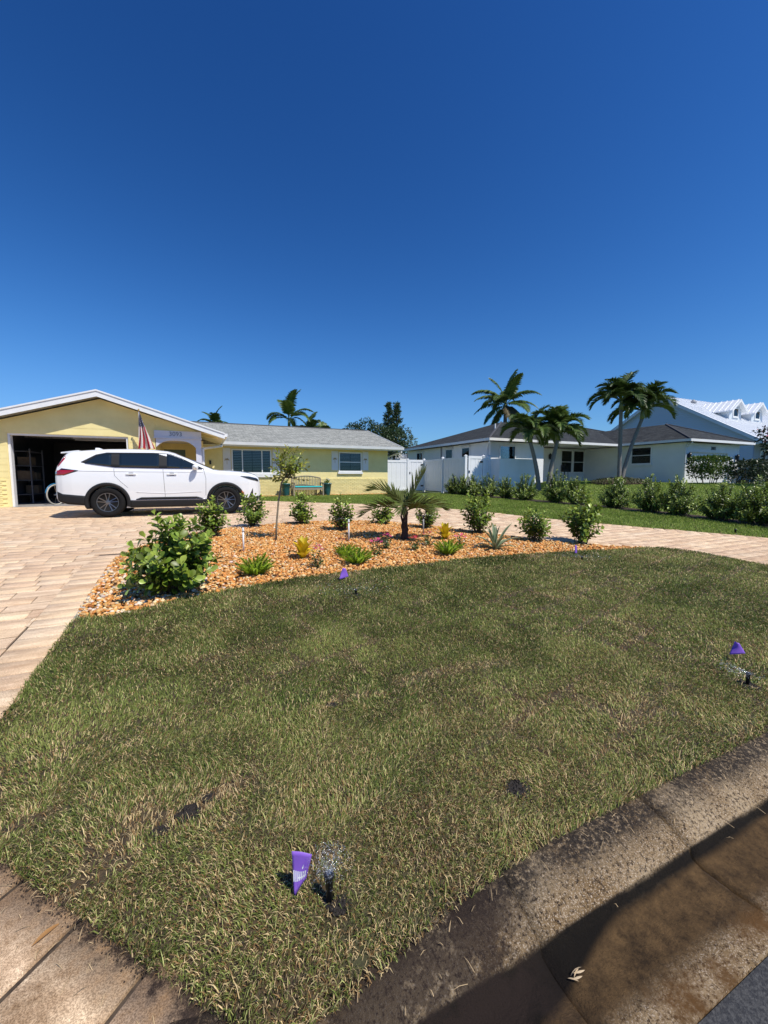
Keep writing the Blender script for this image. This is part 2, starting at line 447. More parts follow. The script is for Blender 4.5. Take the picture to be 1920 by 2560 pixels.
# driveway -----------------------------------------------------------
sand = mat('joint_sand', (.028, .019, .013), (.075, .054, .037), 30, .95)
drv = sheet('driveway', np.arange(-10, 13.2, .25), np.arange(1.1, 18.6, .25), -.010, sand, poly=[(-10, 1.1), (-10, 16.0), (-1.4, 16.0), (-1.4, 18.4), (1.2, 18.4)] + DRIVE_FAR + [(-.03, 1.10)])
tag(drv, kind='structure')
def paver_material():
    m = bpy.data.materials.new('travertine_paver'); m.use_nodes = True
    n, l = m.node_tree.nodes, m.node_tree.links
    p = n['Principled BSDF']; p.inputs['Roughness'].default_value = .75; p.inputs['Specular IOR Level'].default_value = .3
    oi = n.new('ShaderNodeObjectInfo'); ge = n.new('ShaderNodeNewGeometry'); tc = n.new('ShaderNodeTexCoord')
    ad = n.new('ShaderNodeMath'); ad.operation = 'ADD'; fr = n.new('ShaderNodeMath'); fr.operation = 'FRACT'
    l.new(oi.outputs['Random'], ad.inputs[0]); l.new(ge.outputs['Random Per Island'], ad.inputs[1]); l.new(ad.outputs[0], fr.inputs[0])
    cr = n.new('ShaderNodeValToRGB'); e = cr.color_ramp.elements
    e[0].position = 0; e[0].color = (.64, .46, .305, 1); e[1].position = 1; e[1].color = (.78, .63, .46, 1)
    for q, c in ((.25, (.75, .58, .41)), (.5, (.68, .495, .34)), (.75, (.78, .595, .40))):
        x = e.new(q); x.color = (*c, 1)
    l.new(fr.outputs[0], cr.inputs[0])
    mul = n.new('ShaderNodeMath'); mul.operation = 'MULTIPLY'; mul.inputs[1].default_value = 37.0; l.new(fr.outputs[0], mul.inputs[0])
    pos = ge.outputs['Position']
    rot = n.new('ShaderNodeVectorRotate'); rot.rotation_type = 'Z_AXIS'; rot.inputs['Angle'].default_value = -A; l.new(pos, rot.inputs['Vector'])
    mp = n.new('ShaderNodeMapping'); mp.inputs['Scale'].default_value = (2.0, 11.0, 1); l.new(rot.outputs[0], mp.inputs['Vector'])
    nz = n.new('ShaderNodeTexNoise'); nz.noise_dimensions = '4D'; nz.inputs['Scale'].default_value = 1.6; nz.inputs['Detail'].default_value = 6; nz.inputs['Roughness'].default_value = .65
    l.new(mp.outputs[0], nz.inputs['Vector']); l.new(mul.outputs[0], nz.inputs['W'])
    r2 = n.new('ShaderNodeValToRGB'); r2.color_ramp.elements[0].position = .33; r2.color_ramp.elements[1].position = .66
    r2.color_ramp.elements[0].color = (.74, .66, .60, 1); r2.color_ramp.elements[1].color = (1.14, 1.14, 1.12, 1); l.new(nz.outputs['Fac'], r2.inputs[0])
    mx = n.new('ShaderNodeMix'); mx.data_type = 'RGBA'; mx.blend_type = 'MULTIPLY'; mx.inputs['Factor'].default_value = 1
    l.new(cr.outputs[0], mx.inputs[6]); l.new(r2.outputs[0], mx.inputs[7])
    # washed-out soil and tyre dirt by the lawn edge
    nd = n.new('ShaderNodeTexNoise'); nd.inputs['Scale'].default_value = 9; nd.inputs['Detail'].default_value = 12; nd.inputs['Roughness'].default_value = .8; l.new(pos, nd.inputs['Vector'])
    sp = n.new('ShaderNodeSeparateXYZ'); l.new(rot.outputs[0], sp.inputs[0])
    dv = n.new('ShaderNodeMapRange'); dv.inputs['From Min'].default_value = 4.2; dv.inputs['From Max'].default_value = 1.6; l.new(sp.outputs[1], dv.inputs['Value'])
    du = n.new('ShaderNodeMapRange'); du.inputs['From Min'].default_value = -2.4; du.inputs['From Max'].default_value = -.9; l.new(sp.outputs[0], du.inputs['Value'])
    dm = n.new('ShaderNodeMath'); dm.operation = 'MULTIPLY'; l.new(dv.outputs[0], dm.inputs[0]); l.new(du.outputs[0], dm.inputs[1])
    rd = n.new('ShaderNodeValToRGB'); rd.color_ramp.elements[0].position = .34; rd.color_ramp.elements[1].position = .60; l.new(nd.outputs['Fac'], rd.inputs[0])
    dm2 = n.new('ShaderNodeMath'); dm2.operation = 'MULTIPLY'; l.new(dm.outputs[0], dm2.inputs[0]); l.new(rd.outputs[0], dm2.inputs[1])
    mx2 = n.new('ShaderNodeMix'); mx2.data_type = 'RGBA'; l.new(dm2.outputs[0], mx2.inputs['Factor']); l.new(mx.outputs[2], mx2.inputs[6]); mx2.inputs[7].default_value = (.29, .18, .095, 1)
    cf = n.new('ShaderNodeVectorMath'); cf.operation = 'DOT_PRODUCT'; l.new(rot.outputs[0], cf.inputs[0]); cf.inputs[1].default_value = (-.738, -.675, 0)
    m1 = n.new('ShaderNodeMapRange'); m1.inputs['From Min'].default_value = -.7204 + .16; m1.inputs['From Max'].default_value = -.7204 + .02; l.new(cf.outputs['Value'], m1.inputs['Value'])
    m2 = n.new('ShaderNodeMapRange'); m2.inputs['From Min'].default_value = 2.35; m2.inputs['From Max'].default_value = 2.15; l.new(sp.outputs[1], m2.inputs['Value'])
    m3 = n.new('ShaderNodeMath'); m3.operation = 'MULTIPLY'; l.new(m1.outputs[0], m3.inputs[0]); l.new(m2.outputs[0], m3.inputs[1])
    m4 = n.new('ShaderNodeMapRange'); m4.inputs['From Min'].default_value = .62; m4.inputs['From Max'].default_value = .36; l.new(nd.outputs['Fac'], m4.inputs['Value'])
    m5 = n.new('ShaderNodeMath'); m5.operation = 'MULTIPLY'; m5.use_clamp = True; l.new(m3.outputs[0], m5.inputs[0]); l.new(m4.outputs[0], m5.inputs[1])
    m6 = n.new('ShaderNodeMath'); m6.operation = 'MULTIPLY'; m6.use_clamp = True; m6.inputs[1].default_value = 1.7; l.new(m5.outputs[0], m6.inputs[0])
    mxm = n.new('ShaderNodeMix'); mxm.data_type = 'RGBA'; l.new(m6.outputs[0], mxm.inputs['Factor']); l.new(mx2.outputs[2], mxm.inputs[6]); mxm.inputs[7].default_value = (.035, .022, .015, 1)
    mx2 = mxm
    # grit: fine grain
    ng = n.new('ShaderNodeTexNoise'); ng.inputs['Scale'].default_value = 260; ng.inputs['Detail'].default_value = 2; l.new(pos, ng.inputs['Vector'])
    rg = n.new('ShaderNodeValToRGB'); rg.color_ramp.elements[0].position = .35; rg.color_ramp.elements[1].position = .65
    rg.color_ramp.elements[0].color = (.60, .57, .54, 1); rg.color_ramp.elements[1].color = (1.28, 1.28, 1.26, 1); l.new(ng.outputs['Fac'], rg.inputs[0])
    mx3 = n.new('ShaderNodeMix'); mx3.data_type = 'RGBA'; mx3.blend_type = 'MULTIPLY'; mx3.inputs['Factor'].default_value = 1
    l.new(mx2.outputs[2], mx3.inputs[6]); l.new(rg.outputs[0], mx3.inputs[7])
    l.new(mx3.outputs[2], p.inputs['Base Color'])
    b = n.new('ShaderNodeBump'); b.inputs['Strength'].default_value = .5; b.inputs['Distance'].default_value = .004
    l.new(nz.outputs['Fac'], b.inputs['Height'])
    b2 = n.new('ShaderNodeBump'); b2.inputs['Strength'].default_value = .5; b2.inputs['Distance'].default_value = .002
    l.new(ng.outputs['Fac'], b2.inputs['Height']); l.new(b.outputs[0], b2.inputs['Normal']); l.new(b2.outputs[0], p.inputs['Normal'])
    return m
pav_m = paver_material()
def paver_tpl(L, W, g=.005, h=.045, bev=.005):
    x, y = L / 2 - g, W / 2 - g
    V = []
    for zz, i in ((-h, 0), (-bev, 0), (0, bev)):
        V += [(-x + i, -y + i, zz), (x - i, -y + i, zz), (x - i, y - i, zz), (-x + i, y - i, zz)]
    F = [(8, 9, 10, 11)]
    for b in (0, 4):
        F += [(b + k, b + (k + 1) % 4, b + 4 + (k + 1) % 4, b + 4 + k) for k in range(4)]
    return np.array(V), np.array(F)
PAV = []                                                   # u, v, angle, L, W, dz
rp = random.Random(21)
v = 1.1
while v < 18.4:
    u = -10 + rp.uniform(0, .3)
    while u < 12.8:
        L = rp.choice((.205, .305, .305, .41, .41))
        PAV.append((u + L / 2, v + .1025, 0, L, .205, rp.uniform(-.0015, .0015)))
        u += L
    v += .205
PA = np.array(PAV)
cov = inside(DRIVE, PA[:, 0], PA[:, 1])
PA = PA[cov]
def course(line, step, depth, side, dz):
    out = []; d = 0; acc = 0
    for (x0, y0), (x1, y1) in zip(line, line[1:]):
        L = math.hypot(x1 - x0, y1 - y0); tx, ty = (x1 - x0) / L, (y1 - y0) / L
        while acc <= L:
            px, py = x0 + tx * acc, y0 + ty * acc
            out.append((px - side * ty * depth / 2, py + side * tx * depth / 2, math.atan2(ty, tx) + PI / 2, depth, step, dz + rp.uniform(-.001, .001)))
            acc += step
        acc -= L
    return out
edge = course([(-1.03, 2.20), (-1.04, 4.18), (-1.10, 5.9), (-1.04, 6.75)], .20, .31, 1, .004)
edge += course([(-.06, 1.16), (-1.0, 2.18)], .31, .31, 1, .005)
edge += course(BED_TOP[13:], .20, .30, 1, .004)
edge += course(DRIVE_FAR, .20, .30, -1, .004)
edge += course(LAWN_DRIVE[::-1], .20, .30, 1, .004)
EA = np.array(edge)
# field pavers wholly under the border course of the lawn edge are not laid
keep = np.ones(len(PA), bool)
PA = PA[keep]
NF = np.array((-.738, -.675)); CF = float(NF @ (-.03, 1.10)) + .312
def clip_poly(P, n_, c_):
    out = []
    for i in range(len(P)):
        a, b = P[i - 1], P[i]; da, db = a @ n_ - c_, b @ n_ - c_
        if (da > 0) != (db > 0): out.append(a + (b - a) * da / (da - db))
        if db > 0: out.append(b)
    return out
corn = np.stack([PA[:, :2] + np.array((sx_ * .5, sy_ * .5)) * PA[:, 3:5] for sx_, sy_ in ((-1, -1), (1, -1), (1, 1), (-1, 1))], 1)
in_f = (corn @ NF > CF).all(1); in_l = (corn[:, :, 0] < -1.352).all(1); zone = (PA[:, 0] > -2.2) & (PA[:, 0] < .4) & (PA[:, 1] < 6.9)
cut_i = np.where(zone & ~in_f & ~in_l)[0]
CUT = []
for i in cut_i:
    best = []
    for n_, c_ in ((NF, CF), (np.array((-1.0, 0.0)), 1.352)):
        q = clip_poly(list(corn[i]), n_, c_)
        if len(q) >= 3:
            ar = abs(sum(q[k - 1][0] * q[k][1] - q[k][0] * q[k - 1][1] for k in range(len(q)))) / 2
            if not best or ar > best[0]: best = (ar, q)
    if best and best[0] > .0015: CUT.append(best[1])
PA = np.vstack([np.delete(PA, cut_i, 0), EA])
x, y = CA * PA[:, 0] - SA * PA[:, 1], SA * PA[:, 0] + CA * PA[:, 1]
depth_ = y * .996 + 1.2 * .087
sx, sy = x / depth_ * 1000, (1.6 - zuv(PA[:, 0], PA[:, 1])) / depth_ * 1000
vis = (depth_ > .3) & (np.abs(sx) < 1040) & (sy < 1500)
cu = ((PA[:, 0] + 2.3) / 1.0); hid = inside([(-3.5, 11.3), (1.2, 11.8), (1, 14.2), (-4, 13.6)], PA[:, 0], PA[:, 1])
size = PA[:, 3] * PA[:, 4] / depth_ ** 2.6 * vis * ~hid
order = np.argsort(-size)
tpl = {}
rest_V, rest_T, nb = [], [], 0
for r, i in enumerate(order):
    u, v, an, L, W, dz = PA[i]
    key = (round(L, 3), round(W, 3))
    if key not in tpl:
        tv, tf = paver_tpl(*key, g=.010 if key == (.31, .31) else .005); me = fast_mesh('paver', tv, tf); me.materials.append(pav_m); tpl[key] = (tv, tf, me)
    tv, tf, me = tpl[key]
    slope = float(zuv(u, v + .05) - zuv(u, v - .05)) / .1
    z = float(zuv(u, v)) + dz
    M = Matrix.Rotation(math.atan(slope), 4, 'X') @ Matrix.Rotation(an, 4, 'Z')
    if r < 300:
        o = link('paver', me, drv); o.location = (u, v, z); o.rotation_euler = M.to_euler()
    else:
        R = np.array(M.to_3x3()); P = tv @ R.T + (u, v, z)
        rest_V.append(P); rest_T.append(tf + nb); nb += len(tv)
for q in CUT:
    q = np.array(q); c_ = q.mean(0); q = c_ + (q - c_) * (1 - .011 / np.maximum(np.abs(q - c_).max(), .05))
    m_ = MB().hexa([(a, b, float(zuv(a, b)) - .045) for a, b in q], [(a, b, float(zuv(a, b))) for a, b in q])
    m_.build('cut_paver', pav_m, drv)
o = link('paving', fast_mesh('paving', np.vstack(rest_V), np.vstack(rest_T)), drv, pav_m); o['kind'] = 'stuff'

# planting bed with decorative stone ---------------------------------
bed_soil = mat('bed_soil', (.10, .055, .028), (.22, .12, .06), 20, .95, .6, 90)
bed = tag(poly_sheet('planting_bed', BED, .25, -.006, bed_soil), kind='structure')
concrete = mat('concrete', (.36, .33, .28), (.5, .46, .40), 12, .9, .4, 120)
e = MB(); pl = [(-1.045, 4.20), (-1.095, 5.9), (-1.025, 6.8)]
for (u0, v0), (u1, v1) in zip(pl, pl[1:]):
    z0, z1 = float(zuv(u0, v0)), float(zuv(u1, v1))
    e.hexa([(u0 - .012, v0, z0 - .03), (u0 + .035, v0, z0 - .03), (u1 + .035, v1, z1 - .03), (u1 - .012, v1, z1 - .03)],
           [(u0 - .012, v0, z0 + .012), (u0 + .035, v0, z0 + .012), (u1 + .035, v1, z1 + .012), (u1 - .012, v1, z1 + .012)])
o = e.build('bed_edging', concrete); o.rotation_euler = (0, 0, A); tag(o, kind='structure')

t = (1 + 5 ** .5) / 2
ico_v = np.array([(-1, t, 0), (1, t, 0), (-1, -t, 0), (1, -t, 0), (0, -1, t), (0, 1, t), (0, -1, -t), (0, 1, -t), (t, 0, -1), (t, 0, 1), (-t, 0, -1), (-t, 0, 1)], float) / math.hypot(1, t)
ico_f = np.array([(0, 11, 5), (0, 5, 1), (0, 1, 7), (0, 7, 10), (0, 10, 11), (1, 5, 9), (5, 11, 4), (11, 10, 2), (10, 7, 6), (7, 1, 8), (3, 9, 4), (3, 4, 2), (3, 2, 6), (3, 6, 8), (3, 8, 9), (4, 9, 5), (2, 4, 11), (6, 2, 10), (8, 6, 7), (9, 8, 1)])
def rand_rot(n, rng):
    q = rng.normal(size=(n, 4)); q /= np.linalg.norm(q, axis=1)[:, None]
    w, x, y, z = q.T
    return np.stack([np.stack([1 - 2 * (y * y + z * z), 2 * (x * y - z * w), 2 * (x * z + y * w)], -1),
                     np.stack([2 * (x * y + z * w), 1 - 2 * (x * x + z * z), 2 * (y * z - x * w)], -1),
                     np.stack([2 * (x * z - y * w), 2 * (y * z + x * w), 1 - 2 * (x * x + y * y)], -1)], 1)
def stones(name, poly, dens, smin, smax, palette, pick, parent=None, lift=.012):
    us_ = [p[0] for p in poly]; vs_ = [p[1] for p in poly]
    n = int((max(us_) - min(us_)) * (max(vs_) - min(vs_)) * dens)
    u = RNG.uniform(min(us_), max(us_), n); v = RNG.uniform(min(vs_), max(vs_), n)
    k = inside(poly, u, v); u, v = u[k], v[k]; n = len(u)
    jit = RNG.uniform(.72, 1.22, (n, 12, 1))
    s = RNG.uniform(smin, smax, n) * np.where(RNG.random(n) < .12, 1.35, 1)
    sq = np.stack([s, s * RNG.uniform(.6, .95, n), s * RNG.uniform(.4, .75, n)], -1)
    R = rand_rot(n, RNG)
    base = ico_v[None] * jit * sq[:, None, :]
    # lie flat-ish: mild tilt about random axes, free spin
    an = RNG.uniform(0, 2 * PI, n); ti = RNG.normal(0, .45, n)
    c, s_ = np.cos(an), np.sin(an); ct, st = np.cos(ti), np.sin(ti)
    Rz = np.zeros((n, 3, 3)); Rz[:, 0, 0] = c; Rz[:, 0, 1] = -s_; Rz[:, 1, 0] = s_; Rz[:, 1, 1] = c; Rz[:, 2, 2] = 1
    Rx = np.zeros((n, 3, 3)); Rx[:, 0, 0] = 1; Rx[:, 1, 1] = ct; Rx[:, 1, 2] = -st; Rx[:, 2, 1] = st; Rx[:, 2, 2] = ct
    P = np.einsum('nij,nkj->nki', np.matmul(Rz, Rx), base)
    L = np.stack([u, v, zuv(u, v) + lift * RNG.uniform(.2, 1.9, n)], -1)
    P += L[:, None, :]
    T = (ico_f[None] + (np.arange(n) * 12)[:, None, None]).reshape(-1, 3)
    col = np.array(palette)[pick(u, v, n)] * RNG.uniform(.72, 1.2, (n, 1)) * RNG.uniform(.94, 1.06, (n, 3))
    o = link(name, fast_mesh(name, P.reshape(-1, 3), T, False, np.repeat(col, 12, 0)), parent, mat('river_stone', (1, 1, 1), attr='col', rough=.75, spec=.3, bump=.4, bscale=90, bdist=.004))
    if parent is None: o.rotation_euler = (0, 0, A)
    return o
pal = [(.58, .24, .055), (.66, .33, .10), (.72, .43, .17), (.76, .57, .33), (.42, .15, .035), (.72, .58, .44)]
def pick_bed(u, v, n):
    r = RNG.random(n); w = np.clip(1.15 - np.hypot(u + .9, v - 5.0) / 1.3, 0, 1) * .30
    idx = np.searchsorted([.28, .58, .80, .88, .985], r)
    idx = np.where(RNG.random(n) < w, RNG.choice([3, 5, 5], n), idx)
    return np.clip(idx, 0, 5)
g = stones('bed_stones', BED, 1500, .014, .027, pal, pick_bed)
tag(g, 'orange and tan river stones covering the planting bed', 'gravel', kind='stuff')

# grass --------------------------------------------------------------
def blades(name, u, v, length, width, lean, cols, zoff, label, coh=0.0, dirf=None, seed=1):
    rng = np.random.default_rng(seed); n = len(u)
    an = rng.uniform(0, 2 * PI, n)
    if dirf is not None: an = np.where(rng.random(n) < coh, dirf + rng.normal(0, .5, n), an)
    dx, dy = np.cos(an), np.sin(an)
    fx = rng.uniform(0, 2 * PI, n); sx_, sy_ = np.cos(fx), np.sin(fx)
    z0 = zuv(u, v) + zoff if zoff < .01 else zlawn(u, v)
    b = np.stack([u, v, z0 - .004], -1)
    h1 = length * .55 * np.cos(lean * .6); r1 = length * .55 * np.sin(lean * .6)
    mid = b + np.stack([dx * r1, dy * r1, h1 + .004], -1)
    h2 = length * .5 * np.cos(lean * 1.35); r2 = length * .5 * np.sin(lean * 1.35)
    tip = mid + np.stack([dx * r2, dy * r2, h2], -1)
    w = np.stack([sx_, sy_, np.zeros(n)], -1) * width[:, None] / 2
    V = np.stack([b - w, b + w, mid + w * .85, mid - w * .85, tip], 1).reshape(-1, 3)
    T = (np.array([(0, 1, 2), (0, 2, 3), (3, 2, 4)])[None] + (np.arange(n) * 5)[:, None, None]).reshape(-1, 3)
    o = link(name, fast_mesh(name, V, T, True, np.repeat(cols, 5, 0)), None, mat('grass_blade', (1, 1, 1), attr='col', rough=.6, spec=.18, transl=.3))
    o.rotation_euler = (0, 0, A)
    return tag(o, label, 'grass', kind='stuff')
thatch = mat('thatch', (.030, .021, .012), (.085, .058, .028), 35, .95, .8, 140, c3=(.05, .05, .02), scale3=3)
lawn = tag(poly_sheet('lawn', LAWN, .06, .012, thatch, zlawn), kind='structure')
def pts_in(poly, dens, rng, margin=0):
    us_ = [p[0] for p in poly]; vs_ = [p[1] for p in poly]
    n = int((max(us_) - min(us_)) * (max(vs_) - min(vs_)) * dens)
    u = rng.uniform(min(us_), max(us_), n); v = rng.uniform(min(vs_), max(vs_), n)
    k = inside(poly, u, v); return u[k], v[k]
HOLES = [(1.27, 1.31, .045), (.375, 1.175, .026), (-.10, 1.745, .035), (-.20, 1.70, .022), (-.02, 1.79, .020), (.66, 2.20, .025), (3.36, 1.36, .05), (1.45, 3.9, .035)]
def lawn_pts(rng):
    U, W, S = [], [], []
    for r0, r1, dens, wd in ((0, 2.3, 32000, .0029), (2.3, 3.6, 20000, .0037), (3.6, 5.4, 11000, .0053), (5.4, 20, 7000, .0068)):
        u, v = pts_in(LAWN_X, dens, rng); r = np.hypot(u, v)
        k = (r >= r0) & (r < r1)
        U.append(u[k]); W.append(v[k]); S.append(np.full(k.sum(), wd))
    return np.concatenate(U), np.concatenate(W), np.concatenate(S)
rg = np.random.default_rng(77)
LAWN_X = [(.09, .945), (-1.035, 2.13)] + [(a - (.02 if a < -1 else 0), b + .02) for a, b in LAWN_BED] + LAWN_DRIVE[1:-1] + [(9.0, 1.055), (1.2, 1.065), (.7, 1.015), (.36, .95)]
u, v, wd = lawn_pts(rg)
ang = math.radians(14)
su, sv = (u * math.cos(ang) + v * math.sin(ang)) / .62, (-u * math.sin(ang) + v * math.cos(ang)) / .41
row = np.floor(sv); su = su + (row % 2) * .5
cell = np.floor(su).astype(int) * 13 + row.astype(int) * 7
ctone = _tab[cell & 255, (cell * 3) & 255]; cdry = _tab[(cell * 5) & 255, (cell + 90) & 255]
du_ = np.minimum(su - np.floor(su), 1 - (su - np.floor(su))) * .62; dv_ = np.minimum(sv - row, 1 - (sv - row)) * .41
seam = np.minimum(du_, dv_)
n1, n2 = fbm(u * 1.3, v * 1.3), fbm(u * 5 + 9, v * 5 + 4)
seam_open = (seam < .010 + .045 * np.clip(n1 - .52, 0, 1) * 3) & (n1 > .5)
dirt = np.exp(-(dist_line([(-.34, 1.67), (-.28, 1.83), (-.16, 1.72), (.04, 1.81), (.15, 1.83)], u, v) / .05) ** 2) + .8 * np.exp(-(dist_line([(0.0, 1.60), (.09, 1.68)], u, v) / .03) ** 2) + .7 * np.exp(-(dist_line([(.58, 2.18), (.77, 2.24), (.95, 2.2)], u, v) / .04) ** 2) \
     + .8 * np.exp(-(dist_line([(1.15, 2.28), (1.7, 2.27), (2.0, 2.2)], u, v) / .05) ** 2) + .6 * np.exp(-(dist_line([(-.05, 3.0), (.5, 3.1)], u, v) / .07) ** 2)
keep = rg.random(len(u)) > np.where(seam_open, .5, 0) + .55 * dirt * (n2 > .42)
for hu, hv, hr in HOLES: keep &= np.hypot(u - hu, v - hv) > hr * (.35 + .9 * n2)
u, v, wd, ctone, cdry, n1, n2, seam_open, dirt = [q[keep] for q in (u, v, wd, ctone, cdry, n1, n2, seam_open, dirt)]
n = len(u)
near = 1 - sstep(1.1, 3.2, v + .12 * u)
pdry = .13 + .22 * near + .55 * np.clip(n2 - .52, 0, 1) + .25 * np.clip(cdry - .55, 0, 1) + .30 * seam_open + .6 * dirt + .25 * np.clip(n1 - .55, 0, 1)
r = rg.random(n)
dry = r < pdry
gmix = np.clip(ctone * .6 + rg.random(n) * .5 + (n1 - .5) * .6, 0, 1)[:, None]
green = np.array((.075, .120, .018)) * (1 - gmix) + np.array((.275, .305, .080)) * gmix
green = green * (1 - .22 * sstep(2.6, 4.4, v)[:, None])
pale = (rg.random(n) < .08 + .14 * near)[:, None]
green = np.where(pale, np.array((.46, .47, .17)), green)
straw = np.where(rg.random((n, 1)) < .62, np.array((.66, .50, .26)), np.array((.30, .18, .075)))
cols = np.where(dry[:, None], straw, green) * rg.uniform(.72, 1.38, (n, 1))
ln = rg.uniform(.015, .036, n) * (1 + .5 * (rg.random(n) < .12)) * np.where(dry, .95, 1) * (1 + .25 * sstep(3.0, 4.5, v))
lean = np.clip(rg.normal(1.02, .34, n), .1, 1.5) * np.where(dry, 1.12, 1)
dirf = fbm(u * 2.2, v * 2.2, 2) * 12
blades('lawn_grass', u, v, ln, wd * rg.uniform(.7, 1.3, n), np.clip(lean, 0, 1.55), cols, .012, 'newly laid olive green sod with straw patches in front of the stone bed', .55, dirf, 5)

wet = mat('mud_and_shade', (.010, .007, .005), (.022, .015, .010), 40, .8, .6, 90)  # mud tone, also painting in the shade under lifted sod
for hu, hv, hr in HOLES:
    m_ = MB(); K = 22; z_ = float(zuv(hu, hv)) + .0145
    ring = [(hu + hr * (1.0 + .28 * math.sin(3 * t + hu * 9) + .12 * math.sin(7 * t)) * math.cos(t) * 1.25, hv + hr * (1.0 + .28 * math.sin(3 * t + hu * 9)) * math.sin(t)) for t in np.linspace(0, 2 * PI, K, False)]
    m_.add([(a, b, float(zuv(a, b)) + .0145) for a, b in ring] + [(hu + (a - hu) * .6, hv + (b - hv) * .6, z_ + .002) for a, b in ring] + [(hu, hv, z_ - .0005)],
           [(i, (i + 1) % K, K + (i + 1) % K, K + i) for i in range(K)] + [(K + i, K + (i + 1) % K, 2 * K) for i in range(K)])
    m_.build('mud_shade_patch', wet, lawn, True)
    rc = np.random.default_rng(int(hu * 100 + 500)); k_ = 170; t_ = rc.uniform(0, 2 * PI, k_); r_ = hr * 1.15 * np.sqrt(rc.random(k_))
    cu_, cv_ = hu + 1.2 * r_ * np.cos(t_), hv + r_ * np.sin(t_)
    Vc, Tc = scatter(ico_v, ico_f, rand_rot(k_, rc) * (rc.uniform(.003, .009, k_) * (hr / .045) ** .5)[:, None, None], np.stack([cu_, cv_, zuv(cu_, cv_) + .016], -1))
    o = link('mud_crumbs', fast_mesh('mud_crumbs', Vc, Tc), lawn, wet); o['kind'] = 'stuff'
VERGE = DRIVE_FAR + [(12.15, 1.10), (12.15, 18.9), (9.2, 19.2), (2.0, 19.2), (1.3, 18.4)]
NLAWN = [(12.9, 1.15), (30.0, 1.15), (30, 10.5), (24.8, 13.0), (24.8, 18.5), (13.2, 18.5)]
for nm, poly, dens, w0, lab, bright, sd in (('verge_grass', VERGE, 1300, .012, 'bright green grass verge between the paver loop and the hedge', 1.0, 31),
                                        ('neighbour_grass', NLAWN, 420, .022, 'green lawn rising to the white neighbouring house', 1.12, 32)):
    rr = np.random.default_rng(sd)
    u, v = pts_in(poly, dens, rr); n = len(u)
    n1 = fbm(u * .9, v * .9); g_ = np.clip(n1 + rr.normal(0, .25, n), 0, 1)[:, None]
    cols = (np.array((.16, .235, .032)) * (1 - g_) + np.array((.32, .40, .085)) * g_) * rr.uniform(.8, 1.2, (n, 1)) * bright
    cols = np.where((rr.random(n) < .07)[:, None], np.array((.30, .25, .11)), cols)
    blades(nm, u, v, rr.uniform(.04, .075, n), w0 * rr.uniform(.7, 1.3, n), np.clip(rr.normal(.75, .3, n), .1, 1.4), cols, -.01, lab, 0, None, sd + 3)
turf = mat('turf', (.09, .125, .025), (.17, .22, .05), 12, .95, .7, 90)
tag(poly_sheet('verge', VERGE, .4, -.012, turf), kind='structure')
tag(poly_sheet('neighbour_lawn', NLAWN, .5, -.018, turf), kind='structure')
mulch = mat('mulch', (.018, .011, .007), (.060, .035, .02), 40, .95, 1.0, 90)
tag(sheet('mulch_strip', np.arange(12.1, 13.0, .1), np.arange(2.5, 19, .1), .006, mulch), kind='structure')
o = stones('house_stones', [(1.0, 18.9), (9.15, 18.95), (9.15, 19.55), (1.0, 19.55)], 420, .02, .035, pal, pick_bed, lift=.01)
tag(o, 'tan stone strip along the foot of the yellow house', 'gravel', kind='stuff')

# ================================================================== BUILDINGS
yellow = mat('yellow_stucco', (.80, .675, .305), (.86, .735, .35), 2.5, .9, .35, 70, bdist=.006)
yellow_brick = mat('yellow_brick', (.83, .71, .31), (.88, .76, .36), 6, .85, .3, 90, var=.07, bdist=.004)
white = mat('white_paint', (.80, .80, .79), (.74, .74, .73), 3, .55, .05, 60)
white_st = mat('white_stucco', (.82, .82, .80), (.76, .77, .755), 1.6, .9, .15, 90, bdist=.004)
vinyl = mat('white_vinyl', (.82, .83, .84), (.77, .78, .79), 2, .4)
dark_in = mat('dark_interior', (.012, .013, .015), rough=.9)
slat_m = mat('blind_slat', (.30, .31, .31), rough=.5)
pane_m = glass('window_glass', (.75, .80, .82))
black_m = mat('black_metal', (.012, .012, .014), rough=.4)
tan_m = mat('tan_paint', (.42, .31, .14), rough=.7)
grey_in = mat('garage_plaster', (.10, .10, .105), (.07, .07, .075), 2, .9)
